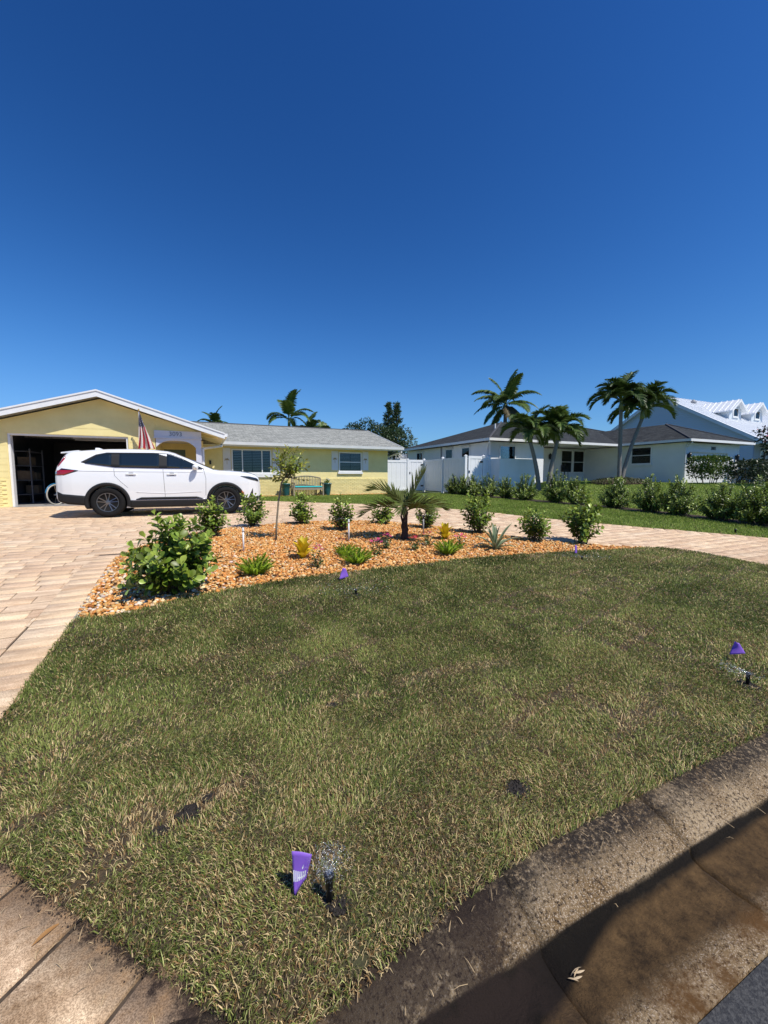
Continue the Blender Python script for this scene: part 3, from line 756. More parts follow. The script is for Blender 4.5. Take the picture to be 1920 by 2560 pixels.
def shingle(name, c1, c2, swap=False):
    m = bpy.data.materials.new(name); m.use_nodes = True
    n, l = m.node_tree.nodes, m.node_tree.links
    p = n['Principled BSDF']; p.inputs['Roughness'].default_value = .9; p.inputs['Specular IOR Level'].default_value = .25
    tc = n.new('ShaderNodeTexCoord'); mp = n.new('ShaderNodeMapping')
    if swap: mp.inputs['Rotation'].default_value = (0, 0, PI / 2)
    l.new(tc.outputs['Object'], mp.inputs['Vector'])
    br = n.new('ShaderNodeTexBrick'); br.inputs['Scale'].default_value = 1
    br.inputs['Brick Width'].default_value = .32; br.inputs['Row Height'].default_value = .14; br.inputs['Mortar Size'].default_value = .006
    br.inputs['Color1'].default_value = (*c1, 1); br.inputs['Color2'].default_value = (*c2, 1); br.inputs['Mortar'].default_value = (*[q * .35 for q in c1], 1)
    br.inputs['Bias'].default_value = -.1
    l.new(mp.outputs[0], br.inputs['Vector'])
    nz = n.new('ShaderNodeTexNoise'); nz.inputs['Scale'].default_value = 6; nz.inputs['Detail'].default_value = 10; nz.inputs['Roughness'].default_value = .75
    l.new(tc.outputs['Object'], nz.inputs['Vector'])
    r = n.new('ShaderNodeValToRGB'); r.color_ramp.elements[0].position = .3; r.color_ramp.elements[1].position = .7
    r.color_ramp.elements[0].color = (.55, .55, .56, 1); r.color_ramp.elements[1].color = (1.35, 1.35, 1.33, 1); l.new(nz.outputs[0], r.inputs[0])
    mx = n.new('ShaderNodeMix'); mx.data_type = 'RGBA'; mx.blend_type = 'MULTIPLY'; mx.inputs['Factor'].default_value = 1
    l.new(br.outputs[0], mx.inputs[6]); l.new(r.outputs[0], mx.inputs[7]); l.new(mx.outputs[2], p.inputs['Base Color'])
    b = n.new('ShaderNodeBump'); b.inputs['Strength'].default_value = .7; b.inputs['Distance'].default_value = .01; l.new(br.outputs['Fac'], b.inputs['Height']); b.invert = True
    l.new(b.outputs[0], p.inputs['Normal'])
    return m
roof_grey = shingle('grey_shingle', (.255, .26, .235), (.375, .375, .34))
roof_dark = shingle('charcoal_shingle', (.026, .028, .029), (.052, .056, .055))
roof_dark2 = shingle('charcoal_shingle_side', (.026, .028, .029), (.052, .056, .055), True)

def slab(m_, pts, t):
    return m_.hexa([(x, y, z - t) for x, y, z in pts], pts)
def front(b0):                                              # wall facing -b at depth b0
    return lambda s, d, c: (s, b0 - d, c)
def left(a0):                                               # wall facing -a
    return lambda s, d, c: (a0 - d, s, c)
def wbox(m_, F, s0, s1, d0, d1, c0, c1):
    p, q = F(s0, d0, c0), F(s1, d1, c1)
    return m_.box(p[0], q[0], p[1], q[1], p[2], q[2])
def window(parent, F, s0, s1, c0, c1, mull=(), rails=(), fr=.06, blinds=0, sill=.08, fm=None, sub=False):
    fm = fm or white
    m_ = MB()
    for a in ((s0, s0 + fr, c0, c1), (s1 - fr, s1, c0, c1)): wbox(m_, F, a[0], a[1], .0, .055, a[2], a[3])
    for a in ((c0, c0 + fr), (c1 - fr, c1)): wbox(m_, F, s0 + fr, s1 - fr, .0, .053, *a)
    xs = [s0 + fr] + [q for q in mull] + [s1 - fr]
    w = m_.build('window', fm, parent)
    for q in mull: wbox(MB(), F, q - .022, q + .022, .0, .049, c0 + fr, c1 - fr).build('mullion', fm, w)
    for q in rails: wbox(MB(), F, s0 + fr, s1 - fr, .006, .046, q - .02, q + .02).build('rail', fm, w)
    wbox(MB(), F, s0 + fr, s1 - fr, .002, .006, c0 + fr, c1 - fr).build('backing', dark_in, w)
    for x0, x1 in zip(xs, xs[1:]):
        wbox(MB(), F, x0 + (.022 if x0 in mull else 0), x1 - (.022 if x1 in mull else 0), .032, .036, c0 + fr, c1 - fr).build('pane', pane_m, w)
    if blinds:
        b_ = MB(); c = c0 + fr + .03
        while c < c1 - fr - .02:
            for x0, x1 in zip(xs, xs[1:]):
                mid = (x0 + x1) / 2
                segs = ((x0 + .03, mid - .02), (mid + .02, x1 - .03)) if x1 - x0 > .7 else ((x0 + .03, x1 - .03),)
                for q0, q1 in segs: wbox(b_, F, q0, q1, .008, .026, c, c + blinds * .42)
            c += blinds
        o = b_.build('blind', slat_m, w); o['kind'] = 'stuff'
    if sill: wbox(MB(), F, s0 - .05, s1 + .05, 0, .085, c0 - sill, c0 - .003).build('sill', fm, w)
    return w

# ---------------------------------------------------------------- the yellow house
YH = thing('yellow_house', 'pale yellow single storey house with open garage and grey shingle roof', 'house', (*xy(0, 16.05), .66), A)
AP, SL, APC = -2.93, .318, 3.68                             # gable apex, slope, top of the roof at the apex
gz = lambda a, off=0: APC - SL * abs(a - AP) - off
w = MB()
def gable_poly(a0, a1, c0):
    pts = [(a0, c0), (a1, c0), (a1, gz(a1, .19))]
    if a0 < AP < a1: pts.append((AP, gz(AP, .19)))
    return pts + [(a0, gz(a0, .19))]
w.prism_y(gable_poly(-6.1, -5.36, 0), 0, .2)
w.prism_y(gable_poly(-5.36, -2.2, 2.29), 0, .2)
w.prism_y(gable_poly(-2.2, -1.4, 0), 0, .2)
w.prism_y(gable_poly(-1.4, .62, 2.54), 0.02, .2)
w.box(-6.1, -5.9, .2, 12.3, 0, 2.5)
w.box(-1.6, -1.4, .2, 3.5, 0, 2.5)
w.build('garage_wall', yellow, YH)
w = MB()
w.box(.12, 9.15, 3.55, 3.75, 0, 2.36)                        # front wall
w.prism_x([(3.75, 0), (12.3, 0), (12.3, 2.36), (7.95, 3.62), (3.75, 2.40)], 8.95, 9.15)
w.box(-5.9, 8.95, 12.1, 12.3, 0, 2.5)
w.build('front_wall', yellow, YH)
w = MB()
w.box(-1.4, -1.33, 2.45, 2.6, 0, 2.3); w.box(-.55, .0, 2.45, 2.6, 0, 2.3); w.box(-1.33, -.55, 2.45, 2.6, 2.05, 2.3)
w.box(0.0, .12, 1.0, 3.75, 0, 2.32)
w.build('porch_wall', yellow, YH)
MB().box(-1.4, .02, .2, 2.45, 2.30, 2.34).build('porch_ceiling', white, YH)
d = MB().box(-1.33, -.55, 2.48, 2.53, .02, 2.05).build('front_door', mat('door_green', (.075, .13, .11), rough=.4), YH)
MB().tube([(-.66, 2.47, .95), (-.66, 2.42, .95), (-.66, 2.42, 1.1)], .015, 8).build('handle', black_m, d)
# block and brick courses
c = .91
rb = random.Random(4)
while c < 3.2:
    for a0, a1 in ((-6.1, -5.38), (-2.18, -1.42)) if c < 2.25 else ((-6.1, .6),):
        lim = (APC - .2 - (c + .195)) / SL
        a0_, a1_ = max(a0, AP - lim), min(a1, AP + lim)
        if c >= 2.25 and a1_ > -1.5: a1_ = -1.44
        if a1_ - a0_ > .2: MB().box(a0_, a1_, -.006, .001, c + .004, c + .195).build('block_course', yellow, YH)
    c += .2 if c < 2.1 else .4
bm = MB().box(-.099, .099, -.020, .0, -.026, .026).mesh('brick'); bm.materials.append(yellow_brick)
for r in range(13):
    c = .035 + r * .068
    a = -6.08 + (.105 if r % 2 else 0)
    while a + .2 < -5.365:
        o = link('brick', bm, YH, loc=(a + .1, .0, c)); a += .212
bb = MB()
for r in range(13):
    c = .035 + r * .068; a = .14 + (.105 if r % 2 else 0)
    while a < 9.1:
        x1 = min(a + .2, 9.15); z = rb.uniform(-.002, .002)
        bb.box(a, x1, 3.526 + z, 3.552, c - .026, c + .026); a += .212
    for a in (-2.18, -1.97, -1.76, -1.55):
        bb.box(a, a + .2 if a < -1.6 else -1.41, -.012 + z, .001, c - .028, c + .028)
bb.build('brick_courses', yellow_brick, YH)['kind'] = 'stuff'
# garage opening: frame, floor and room
f = MB(); f.box(-5.36, -5.30, .04, .24, 0, 2.29); f.box(-2.26, -2.2, .04, .24, 0, 2.29); f.box(-5.30, -2.26, .042, .24, 2.23, 2.29)
f.build('garage_door_frame', white, YH)
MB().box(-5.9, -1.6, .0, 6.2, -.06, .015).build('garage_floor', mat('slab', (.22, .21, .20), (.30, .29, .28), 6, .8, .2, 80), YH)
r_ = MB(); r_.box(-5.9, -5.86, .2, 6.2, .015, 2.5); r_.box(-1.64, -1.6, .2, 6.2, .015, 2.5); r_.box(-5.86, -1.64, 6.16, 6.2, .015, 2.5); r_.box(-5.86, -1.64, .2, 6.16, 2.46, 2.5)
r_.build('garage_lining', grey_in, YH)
# roofs
EV = .8
r_ = MB()
slab(r_, [(AP, -.45, APC), (AP, 8, APC), (AP - (EV - AP), 8, gz(EV)), (AP - (EV - AP), -.45, gz(EV))][::-1], .14)
slab(r_, [(AP, -.45, APC), (EV, -.45, gz(EV)), (EV, 5.6, gz(EV)), (AP, 8, APC)], .14)
groof = r_.build('garage_roof', roof_grey, YH)
f = MB()
for s in (-1, 1):
    a1 = AP + s * (EV - AP + .03)
    pts = [(AP, APC + .012), (a1, gz(a1) + .012), (a1, gz(a1) - .185), (AP, APC - .19)]
    f.prism_y(pts if s > 0 else pts[::-1], -.475, -.452)
f.build('gable_fascia', white, groof)
f = MB()
for s in (-1, 1):
    a1 = AP + s * (EV - AP + .03)
    pts = [(AP, APC + .028), (a1, gz(a1) + .028), (a1, gz(a1) - .02), (AP, APC - .02)]
    f.prism_y(pts if s > 0 else pts[::-1], -.50, -.476)
f.build('drip_edge', white, groof)
slab(MB(), [(AP + .2, -.45, gz(AP + .2) - .142), (EV, -.45, gz(EV) - .142), (EV, .0, gz(EV) - .142), (AP + .2, .0, gz(AP + .2) - .142)], .012).build('soffit', white, groof)
slab(MB(), [(.06, .0, gz(.06) - .142), (EV, .0, gz(EV) - .142), (EV, 3.55, gz(EV) - .142), (.06, 3.55, gz(.06) - .142)], .012).build('side_soffit', mat('cream_paint', (.74, .68, .48), rough=.6), groof)
g_ = MB().prism_y([(EV + .0, 2.37), (EV + .11, 2.37), (EV + .13, 2.49), (EV + .0, 2.49)], -.46, 2.86)
g_.build('gutter', white, groof)
r_ = MB()
ME, MR = (3.0, 2.50), (7.95, 3.88)
slab(r_, [(-7, ME[0], ME[1]), (9.75, ME[0], ME[1]), (9.75, MR[0], MR[1]), (-7, MR[0], MR[1])], .12)
slab(r_, [(-7, MR[0], MR[1]), (9.75, MR[0], MR[1]), (9.75, 12.9, 2.50), (-7, 12.9, 2.50)], .12)
mroof = r_.build('main_roof', roof_grey, YH)
MB().prism_x([(MR[0] - .12, MR[1] - .02), (MR[0] + .12, MR[1] - .02), (MR[0], MR[1] + .035)], -4, 9.72).build('ridge_cap', mat('ridge_shingle', (.07, .07, .07), rough=.9), mroof)
f = MB().prism_x([(2.86, 2.36), (2.99, 2.36), (2.99, 2.49), (2.84, 2.49)], .93, 9.78); f.build('front_gutter', white, mroof)
MB().box(.93, 9.76, 2.992, 3.02, 2.30, 2.495).build('fascia', white, mroof)
MB().prism_x([(2.98, 2.34), (7.95, 3.74), (7.95, 3.90), (2.98, 2.52)], 9.752, 9.78).build('rake_board', white, mroof)
MB().box(.12, 9.75, 3.02, 3.55, 2.34, 2.36).build('front_soffit', white, mroof)
# porch beam, arch, column, number, downspouts
pm = mat('porch_white', (.66, .66, .72), rough=.5)
MB().box(-1.42, .06, -.05, .17, 2.32, 2.55).build('porch_beam', pm, YH)
MB().box(-1.44, .08, -.07, .19, 2.28, 2.318).build('porch_trim', pm, YH)
arch = [(-1.38, 2.278), (-1.38, 1.98)]
for k in range(13):
    t_ = k / 12; a = -1.38 + 1.25 * t_
    arch.append((a, 1.98 + .24 * (1 - abs(2 * t_ - 1) ** 3.2)))
arch += [(-.13, 2.278)]
m_ = MB()
top = [(a, 2.278) for a, c in arch[1:-1]]
for (a0, c0), (a1, c1) in zip(arch[1:-1], arch[2:-1]):
    if a1 > a0 + 1e-6: m_.prism_y([(a0, c0), (a1, c1), (a1, 2.278), (a0, 2.278)], -.02, .15)
m_.build('porch_arch', pm, YH)
MB().box(-.13, .05, -.03, .16, .0, 2.278).build('porch_column', pm, YH)
text_mesh('house_number', '3093', .21, mat('number_grey', (.20, .23, .28), rough=.4), YH, (-.76, -.056, 2.435), (PI / 2, 0, 0))
d_ = MB().tube([(.86, 2.9, 2.36), (.86, 2.9, 2.28), (.10, .22, 1.98), (.09, .13, 1.92)], .05, 6).tube([(.10, .12, 1.96), (.10, .12, .05)], .052, 6)
d_.build('downspout', white, YH)
MB().tube([(9.66, 2.92, 2.36), (9.66, 2.92, 2.24), (9.25, 3.9, 2.0), (9.21, 4.0, 1.9), (9.21, 4.0, .02)], .045, 6).build('downspout', white, YH)
MB().box(.36, .44, 3.46, 3.55, 1.5, 1.68).build('wall_lamp', black_m, YH)
# windows and shutters
F = front(3.55)
window(YH, F, 1.29, 3.06, 1.10, 2.22, mull=(1.76, 2.63), blinds=.075, sill=.17)
window(YH, F, 6.39, 7.64, 1.20, 2.21, rails=(1.70,), blinds=.07, sill=.10)
def palm_emblem(parent, s, c):
    m_ = MB()
    wbox(m_, F, s - .008, s + .008, .042, .05, c - .16, c + .05)
    for an in (20, 60, 120, 160, -10, 190):
        ca_, sa_ = math.cos(math.radians(an)), math.sin(math.radians(an))
        pts = [F(s + ca_ * r, .046, c + .05 + sa_ * r - .55 * r * r * 4) for r in (0, .04, .08, .115)]
        m_.tube(pts, [.012, .014, .012, .004], 4)
    m_.build('palm_emblem', tan_m, parent)
shm = mat('shutter_white', (.74, .73, .72), rough=.55)
for s0, s1, c0, c1 in ((.93, 1.26, 1.04, 2.26), (3.12, 3.45, 1.04, 2.26), (6.02, 6.36, 1.28, 2.26), (7.68, 8.02, 1.28, 2.26)):
    m_ = MB(); wbox(m_, F, s0, s1, 0, .035, c0, c1)
    sh = bevel(m_.build('shutter', shm, YH), .008)
    k = MB(); wbox(k, F, s0 + .05, s1 - .05, .033, .041, c0 + .05, c1 - .06)
    k.build('shutter_panel', shm, sh)
    palm_emblem(sh, (s0 + s1) / 2, (c0 + c1) / 2 + .03)

# ---------------------------------------------------------------- the white neighbour
WZ = 1.25
WH = thing('white_house', 'white stucco house with charcoal hip roof behind the hedge', 'house', (*xy(14.8, 18.1), WZ), A)
L_ = lambda u, v, z=WZ: (u - 14.8, v - 18.1, z - WZ)
w = MB()
def wb(u0, u1, v0, v1, z0, z1):
    p, q = L_(u0, v0, z0), L_(u1, v1, z1); return (p[0], q[0], p[1], q[1], p[2], q[2])
w.box(*wb(14.8, 18.8, 18.1, 28, .7, 3.58))
w.box(*wb(18.8, 25.3, 20.6, 28, .7, 3.58))
w.box(*wb(25.3, 25.81, 13.9, 28, .7, 3.58)); w.box(*wb(29.74, 31.0, 13.9, 28, .7, 3.58)); w.box(*wb(25.81, 29.74, 13.9, 28, 3.05, 3.58)); w.box(*wb(25.81, 29.74, 14.05, 28, .7, 3.05))
w.build('wall', white_st, WH)
MB().box(*wb(14.8, 25.3, 17.9, 20.6, .75, 1.27)).build('porch_slab', concrete, WH)
def hip(parent, u0, u1, v0, v1, z, slope, m1, m2, name, ridge_v=False, open_back=False):
    m_ = MB()
    if not ridge_v:
        D = (v1 - v0) / 2; zt = z + D * slope
        P = [L_(u0, v0, z), L_(u1, v0, z), L_(u1, v1, z), L_(u0, v1, z), L_(u0 + D, v0 + D, zt), L_(u1 - D, v0 + D, zt)]
        fr_, sd = [(0, 1, 5, 4), (2, 3, 4, 5)], [(3, 0, 4), (1, 2, 5)]
    else:
        D = (u1 - u0) / 2; zt = z + D * slope
        P = [L_(u0, v0, z), L_(u1, v0, z), L_(u1, v1, z), L_(u0, v1, z), L_(u0 + D, v0 + D, zt), L_(u0 + D, v1, zt)]
        fr_, sd = [(0, 1, 4), (2, 3, 5)], [(3, 0, 4, 5), (1, 2, 5, 4)]
    b = [(0, 3, 2, 1)]
    o = MB().add(P, fr_ + b).build(name, m1, parent)
    for s_ in sd: MB().add([P[i] for i in s_], [tuple(range(len(s_)))]).build(name + '_side', m2, o)
    f = MB(); q = .13
    f.box(*wb(u0 - .012, u1 + .012, v0 - .03, v0 - .003, z - q, z + .01)); f.box(*wb(u0 - .03, u0 - .003, v0 + .0, v1, z - q, z + .01)); f.box(*wb(u1 + .003, u1 + .03, v0, v1, z - q, z + .01))
    f.build('fascia', white, o)
    MB().box(*wb(u0, u1, v0, v1, z - .06, z - .015)).build('soffit', white, o)
    for c in ((u0, v0), (u1, v0)):
        sgn = 1 if c[0] == u0 else -1
        MB().tube([L_(c[0], c[1], z + .01), L_(c[0] + sgn * D, c[1] + D, zt + .01)], .06, 5).build('hip_cap', mat('hip_shingle', (.075, .075, .08), (.05, .05, .055), 20, .9), o)
    return o
hip(WH, 14.3, 33.5, 17.6, 28.6, 3.72, .33, roof_dark, roof_dark2, 'main_roof')
hip(WH, 24.85, 31.6, 13.4, 23.0, 3.73, .40, roof_dark, roof_dark2, 'garage_wing_roof', ridge_v=True)
FL = left(0.0)
for v0, v1, zb_, zt_ in ((21.75, 22.6, 2.0, 3.42), (19.95, 20.8, 2.0, 3.42), (25.6, 26.5, 2.2, 3.40)):
    window(WH, FL, v0 - 18.1, v1 - 18.1, zb_ - WZ, zt_ - WZ, rails=((zb_ + zt_) / 2 - WZ,), sill=.06)
    m_ = MB(); wbox(m_, FL, v0 - 18.15, v1 - 18.05, 0, .16, zt_ - WZ + .02, zt_ - WZ + .06); m_.build('window_hood', white, WH)
window(WH, front(0), .62, 1.78, 2.4 - WZ, 3.38 - WZ, sill=.05, fr=.045)
FR = front(20.6 - 18.1)
for s in (8.2, 9.4):
    window(WH, FR, s, s + 1.1, 1.9 - WZ, 3.48 - WZ, rails=(2.66 - WZ,), sill=.06)
window(WH, left(25.3 - 14.8), 15.75 - 18.1, 17.05 - 18.1, 2.40 - WZ, 3.48 - WZ, rails=(2.95 - WZ,), sill=.09)
gd = MB()
z = 1.27
while z < 3.0:
    MB().box(*wb(25.83, 29.72, 13.985, 14.04, z, z + .335)).build('door_panel', white, WH); z += .345
def lantern(parent, F, s, c):
    m_ = MB(); wbox(m_, F, s - .03, s + .03, 0, .03, c - .12, c + .14)
    o = m_.build('wall_lantern', black_m, parent)
    p = F(s, .12, c); k = MB(); k.lathe([(.03, -.2), (.075, -.17), (.085, .1), (.10, .11), (.02, .22)], 8, p); k.tube([F(s, .0, c + .1), F(s, .10, c + .12)], .012, 6)
    k.build('lantern_body', black_m, o)
FG = front(13.9 - 18.1)
lantern(WH, FG, 25.56 - 14.8, 2.8 - WZ); lantern(WH, FG, 30.6 - 14.8, 2.8 - WZ); lantern(WH, FR, 21.9 - 14.8, 3.0 - WZ)
text_mesh('house_number', '3085', .27, black_m, WH, L_(28.1, 13.885, 3.30), (PI / 2, 0, 0))
ds = MB().tube([L_(25.2, 13.5, 3.6), L_(25.2, 13.5, 3.52), L_(25.24, 13.82, 3.3), L_(25.24, 13.84, 1.2)], .04, 6); ds.build('downspout', white, WH)
MB().tube([L_(14.36, 17.66, 3.6), L_(14.36, 17.66, 3.5), L_(14.74, 18.3, 3.2), L_(14.74, 18.35, 1.0)], .04, 6).build('downspout', white, WH)
MB().tube([L_(14.75, 23.1, 3.6), L_(14.75, 23.1, 1.0)], .04, 6).build('downspout', mat('grey_pipe', (.28, .28, .28), rough=.5), WH)
MB().tube([L_(17.0, 20.4, 4.5), L_(17.0, 20.4, 4.95)], .05, 8).build('vent_pipe', white, WH)
# plastered privacy wall, bar stool
m_ = MB(); m_.box(0, .15, .15, 1.55, -.2, 1.82); m_.box(0, 2.45, 0, .15, -.2, 1.82); m_.box(2.30, 2.45, .15, 1.55, -.2, 1.82)
o = m_.build('privacy_wall', white_st, loc=on(14.1, 16.5), rot=(0, 0, A)); tag(o, 'tall plain white plastered wall standing in front of the white house', 'wall')
st = thing('bar_stool', 'tall dark bar stool on the porch of the white house', 'stool', (*xy(22.3, 19.6), 1.27), A)
for sx_ in (-1, 1):
    for sy_ in (-1, 1): MB().tube([(.17 * sx_, .17 * sy_, 0), (.14 * sx_, .14 * sy_, .74)], .018, 6).build('leg', black_m, st)
bevel(MB().box(-.19, .19, -.19, .19, .74, .79).build('seat', black_m, st), .015)
m_ = MB()
for s in (-1, 1): m_.box(-.16, .16, .155 * s - .012, .155 * s + .012, .26, .285); m_.box(.155 * s - .012, .155 * s + .012, -.14, .14, .40, .425)
m_.build('foot_rail', black_m, st)
m_ = MB(); m_.box(-.17, -.14, .15, .18, .79, 1.12); m_.box(.14, .17, .15, .18, .79, 1.12); m_.box(-.14, .14, .152, .178, 1.04, 1.11); m_.build('backrest', black_m, st)

# ---------------------------------------------------------------- vinyl fence and gates
def fence(label, p0, p1, top, zb0, gate=False, group=None):
    (u0, v0), (u1, v1) = p0, p1
    L = math.hypot(u1 - u0, v1 - v0)
    ang_ = A + math.atan2(v1 - v0, u1 - u0)
    h = top - zb0
    t = thing('fence_gate' if gate else 'vinyl_fence', label, 'gate' if gate else 'fence', (*xy(u0, v0), zb0), ang_, group)
    if not gate:
        n = max(1, round(L / 2.0))
        for i in range(n + 1):
            x_ = L * i / n
            p = MB().box(x_ - .065, x_ + .065, -.065, .065, -.1, h + .03).build('post', vinyl, t)
            MB().add([(x_ - .08, -.08, h + .031), (x_ + .08, -.08, h + .031), (x_ + .08, .08, h + .031), (x_ - .08, .08, h + .031), (x_, 0, h + .09)], [(3, 2, 1, 0), (0, 1, 4), (1, 2, 4), (2, 3, 4), (3, 0, 4)]).build('post_cap', vinyl, p)
        spans = [(L * i / n + .066, L * (i + 1) / n - .066) for i in range(n)]
    else: spans = [(.02, L - .02)]
    for s0, s1 in spans:
        for c0, c1 in ((.06, .20), (h - .16, h - .02)): MB().box(s0, s1, -.03, .03, c0, c1).build('rail', vinyl, t)
        k = max(1, round((s1 - s0) / .155)); wd = (s1 - s0) / k
        pm_ = MB().box(-wd / 2 + .003, wd / 2 - .003, -.012, .012, .2, h - .16).mesh('plank'); pm_.materials.append(vinyl)
        for j in range(k): link('plank', pm_, t, loc=(s0 + wd * (j + .5), .003 * (-1) ** j, 0))
        if gate:
            for x_ in (s0, s1 - .09): MB().box(x_, x_ + .09, -.032, .032, .2, h - .16).build('stile', vinyl, t)
            for c_ in (.35, h - .32): MB().box(s1 - .16, s1 + .05, -.05, -.033, c_ - .04, c_ + .04).build('hinge', black_m, t)
            MB().box(s0 + .01, s0 + .07, -.06, -.033, h * .55, h * .55 + .12).build('latch', black_m, t)
    return t
fence('white vinyl fence panel joining the yellow house to the first gate', (9.25, 22.3), (11.80, 22.3), 2.66, .70)
fence('white vinyl gate right of the yellow house, nearest to it', (11.87, 22.3), (12.90, 22.3), 2.70, .70, True)
fence('white vinyl fence run receding between the two gates', (12.97, 22.3), (12.62, 17.4), 2.68, .70)
fence('white vinyl gate beside the plastered privacy wall', (12.70, 17.3), (13.62, 17.3), 2.72, .72, True)
fence('short white vinyl fence panel touching the plastered privacy wall', (13.69, 17.3), (14.06, 17.3), 2.68, .80)

# ---------------------------------------------------------------- the tall house with the metal roof
BH = thing('metal_roof_house', 'tall white sided house with white metal roof and dormers at far right', 'house', (*xy(39, 23.8), 1.2), A)
bz = lambda b: 7.9 - .6 * abs(b)
metal = mat('white_metal_roof', (.78, .80, .82), rough=.35, metal=0.0, spec=.6)
sid = mat('blue_white_siding', (.62, .67, .72), rough=.6)
sid_blue = mat('grey_blue_siding', (.30, .34, .42), rough=.6)
MB().prism_x([(-7.2, 0), (7.2, 0), (7.2, bz(7.2) - .1), (0, 7.75), (-7.2, bz(7.2) - .1)], .1, 24).build('core_wall', sid, BH)
z = .0
while z < 7.5:
    half = min(7.2, (7.72 - z - .16) / .6)
    if half > .2:
        m_ = MB()
        m_.hexa([(.02, -half, z), (.1, -half, z), (.1, half, z), (.02, half, z)], [(.07, -half, z + .185), (.1, -half, z + .185), (.1, half, z + .185), (.07, half, z + .185)])
        m_.build('siding_board', sid, BH)
    z += .18
r_ = MB()
slab(r_, [(-.35, -7.9, bz(7.9)), (24.4, -7.9, bz(7.9)), (24.4, 0, 7.9), (-.35, 0, 7.9)], .14)
slab(r_, [(-.35, 0, 7.9), (24.4, 0, 7.9), (24.4, 7.9, bz(7.9)), (-.35, 7.9, bz(7.9))], .14)
br = r_.build('roof', metal, BH)
f = MB()
for s in (-1, 1):
    pts = [(0, 7.92), (s * 7.95, bz(7.95) + .02), (s * 7.95, bz(7.95) - .26), (0, 7.62)]
    f.prism_x(pts if s < 0 else pts[::-1], -.40, -.352)
f.build('rake_board', white, br)
x_ = 0.1
while x_ < 24:
    slab(MB(), [(x_, -7.9, bz(7.9) + .04), (x_ + .04, -7.9, bz(7.9) + .04), (x_ + .04, -.02, 7.93), (x_, -.02, 7.93)], .035).build('seam_rib', metal, br); x_ += .5
MB().lathe([(.25, 0), (.25, .12), (.1, .3), (.02, .34)], 12, (3.3, -1.0, bz(1.0))).build('roof_vent', mat('vent_grey', (.3, .3, .31), rough=.5), br)
def dormer(xc, bf, wd=1.9, hw=.95):
    zf = bz(bf); zr = zf + hw + .75                           # ridge height
    back = -(7.9 - zr) / .6
    be = -(7.9 - (zf + hw)) / .6
    d = MB()
    d.add([(xc - wd / 2, bf, zf - .1), (xc + wd / 2, bf, zf - .1), (xc + wd / 2, bf, zf + hw), (xc, bf, zr - .1), (xc - wd / 2, bf, zf + hw),
           (xc - wd / 2, be + .3, zf + hw), (xc + wd / 2, be + .3, zf + hw), (xc - wd / 2, be + .3, zf - .1), (xc + wd / 2, be + .3, zf - .1)],
          [(0, 1, 2, 3, 4), (0, 4, 5, 7), (1, 8, 6, 2)])
    o = d.build('dormer', sid, BH)
    ov = wd / 2 + .3; ze = zr - .75 * ov / (wd / 2)
    bee = -(7.9 - ze) / .6
    r = MB()
    slab(r, [(xc, bf - .35, zr), (xc, back, zr), (xc - ov, bee, ze), (xc - ov, bf - .35, ze)][::-1], .09)
    slab(r, [(xc, bf - .35, zr), (xc + ov, bf - .35, ze), (xc + ov, bee, ze), (xc, back, zr)], .09)
    r.build('dormer_roof', metal, o)
    rb_ = MB(); k = 0
    y_ = bf - .2
    while y_ < back - .1:
        for s in (-1, 1):
            e = ov if y_ < bee else ov * (back - y_) / (back - bee)
            zz = zr - .75 * e / (wd / 2)
            rb_.hexa([(xc, y_, zr), (xc + s * e, y_, zz), (xc + s * e, y_ + .05, zz), (xc, y_ + .05, zr)][::s], [(xc, y_, zr + .06), (xc + s * e, y_, zz + .06), (xc + s * e, y_ + .05, zz + .06), (xc, y_ + .05, zr + .06)][::s])
        y_ += .42
    rb_.build('seam_ribs', metal, o)
    t_ = MB()
    for s in (-1, 1):
        pts = [(xc, zr + .01), (xc + s * (ov + .02), ze + .01), (xc + s * (ov + .02), ze - .2), (xc, zr - .2)]
        t_.prism_y(pts if s > 0 else pts[::-1], bf - .38, bf - .352)
    t_.build('dormer_trim', white, o)
    window(o, front(bf), xc - .42, xc + .42, zf + .22, zf + hw + .05, fr=.08, sill=.06)
dormer(3.6, -4.2); dormer(7.2, -4.2)
FB = front(-7.2)
MB().box(0.0, 24, -7.23, -7.201, 0, 3.4).build('porch_siding', sid_blue, BH)
for x_ in (.3, 3.4, 6.4, 9.4): MB().box(x_ - .11, x_ + .11, -9.3, -9.08, 0, 2.9).build('porch_post', white, BH)
MB().box(-.2, 12, -9.5, -7.24, 2.9, 3.1).build('porch_roof', white, BH)
window(BH, front(-7.235), .9, 1.8, .8, 2.5, rails=(1.6,), fr=.1, sill=.08); window(BH, front(-7.235), 2.4, 4.2, .5, 2.5, mull=(3.3,), fr=.1, sill=.08); window(BH, front(-7.235), 5, 6.8, .5, 2.5, mull=(5.9,), fr=.1, sill=.08)

# ---------------------------------------------------------------- the low house far behind the fence
RH = thing('rear_house', 'low flat white house seen between the yellow and the white houses', 'house', (*xy(15.5, 38), .75), A)
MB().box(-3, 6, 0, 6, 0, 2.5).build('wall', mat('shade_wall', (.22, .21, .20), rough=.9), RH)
MB().box(-3.5, 6.5, -.6, 6.5, 2.5, 2.75).build('fascia', white, RH)
MB().box(1, 6.5, .2, 6.0, 3.0, 3.35).build('upper_roof', white, RH)
MB().box(1.2, 6.3, .4, 5.8, 2.75, 3.0).build('upper_wall', white_st, RH)
for x_ in (-2.5, -1.2, .1, 1.4, 2.7): window(RH, front(0), x_, x_ + 1.1, .8, 2.2, fr=.06, sill=.05)

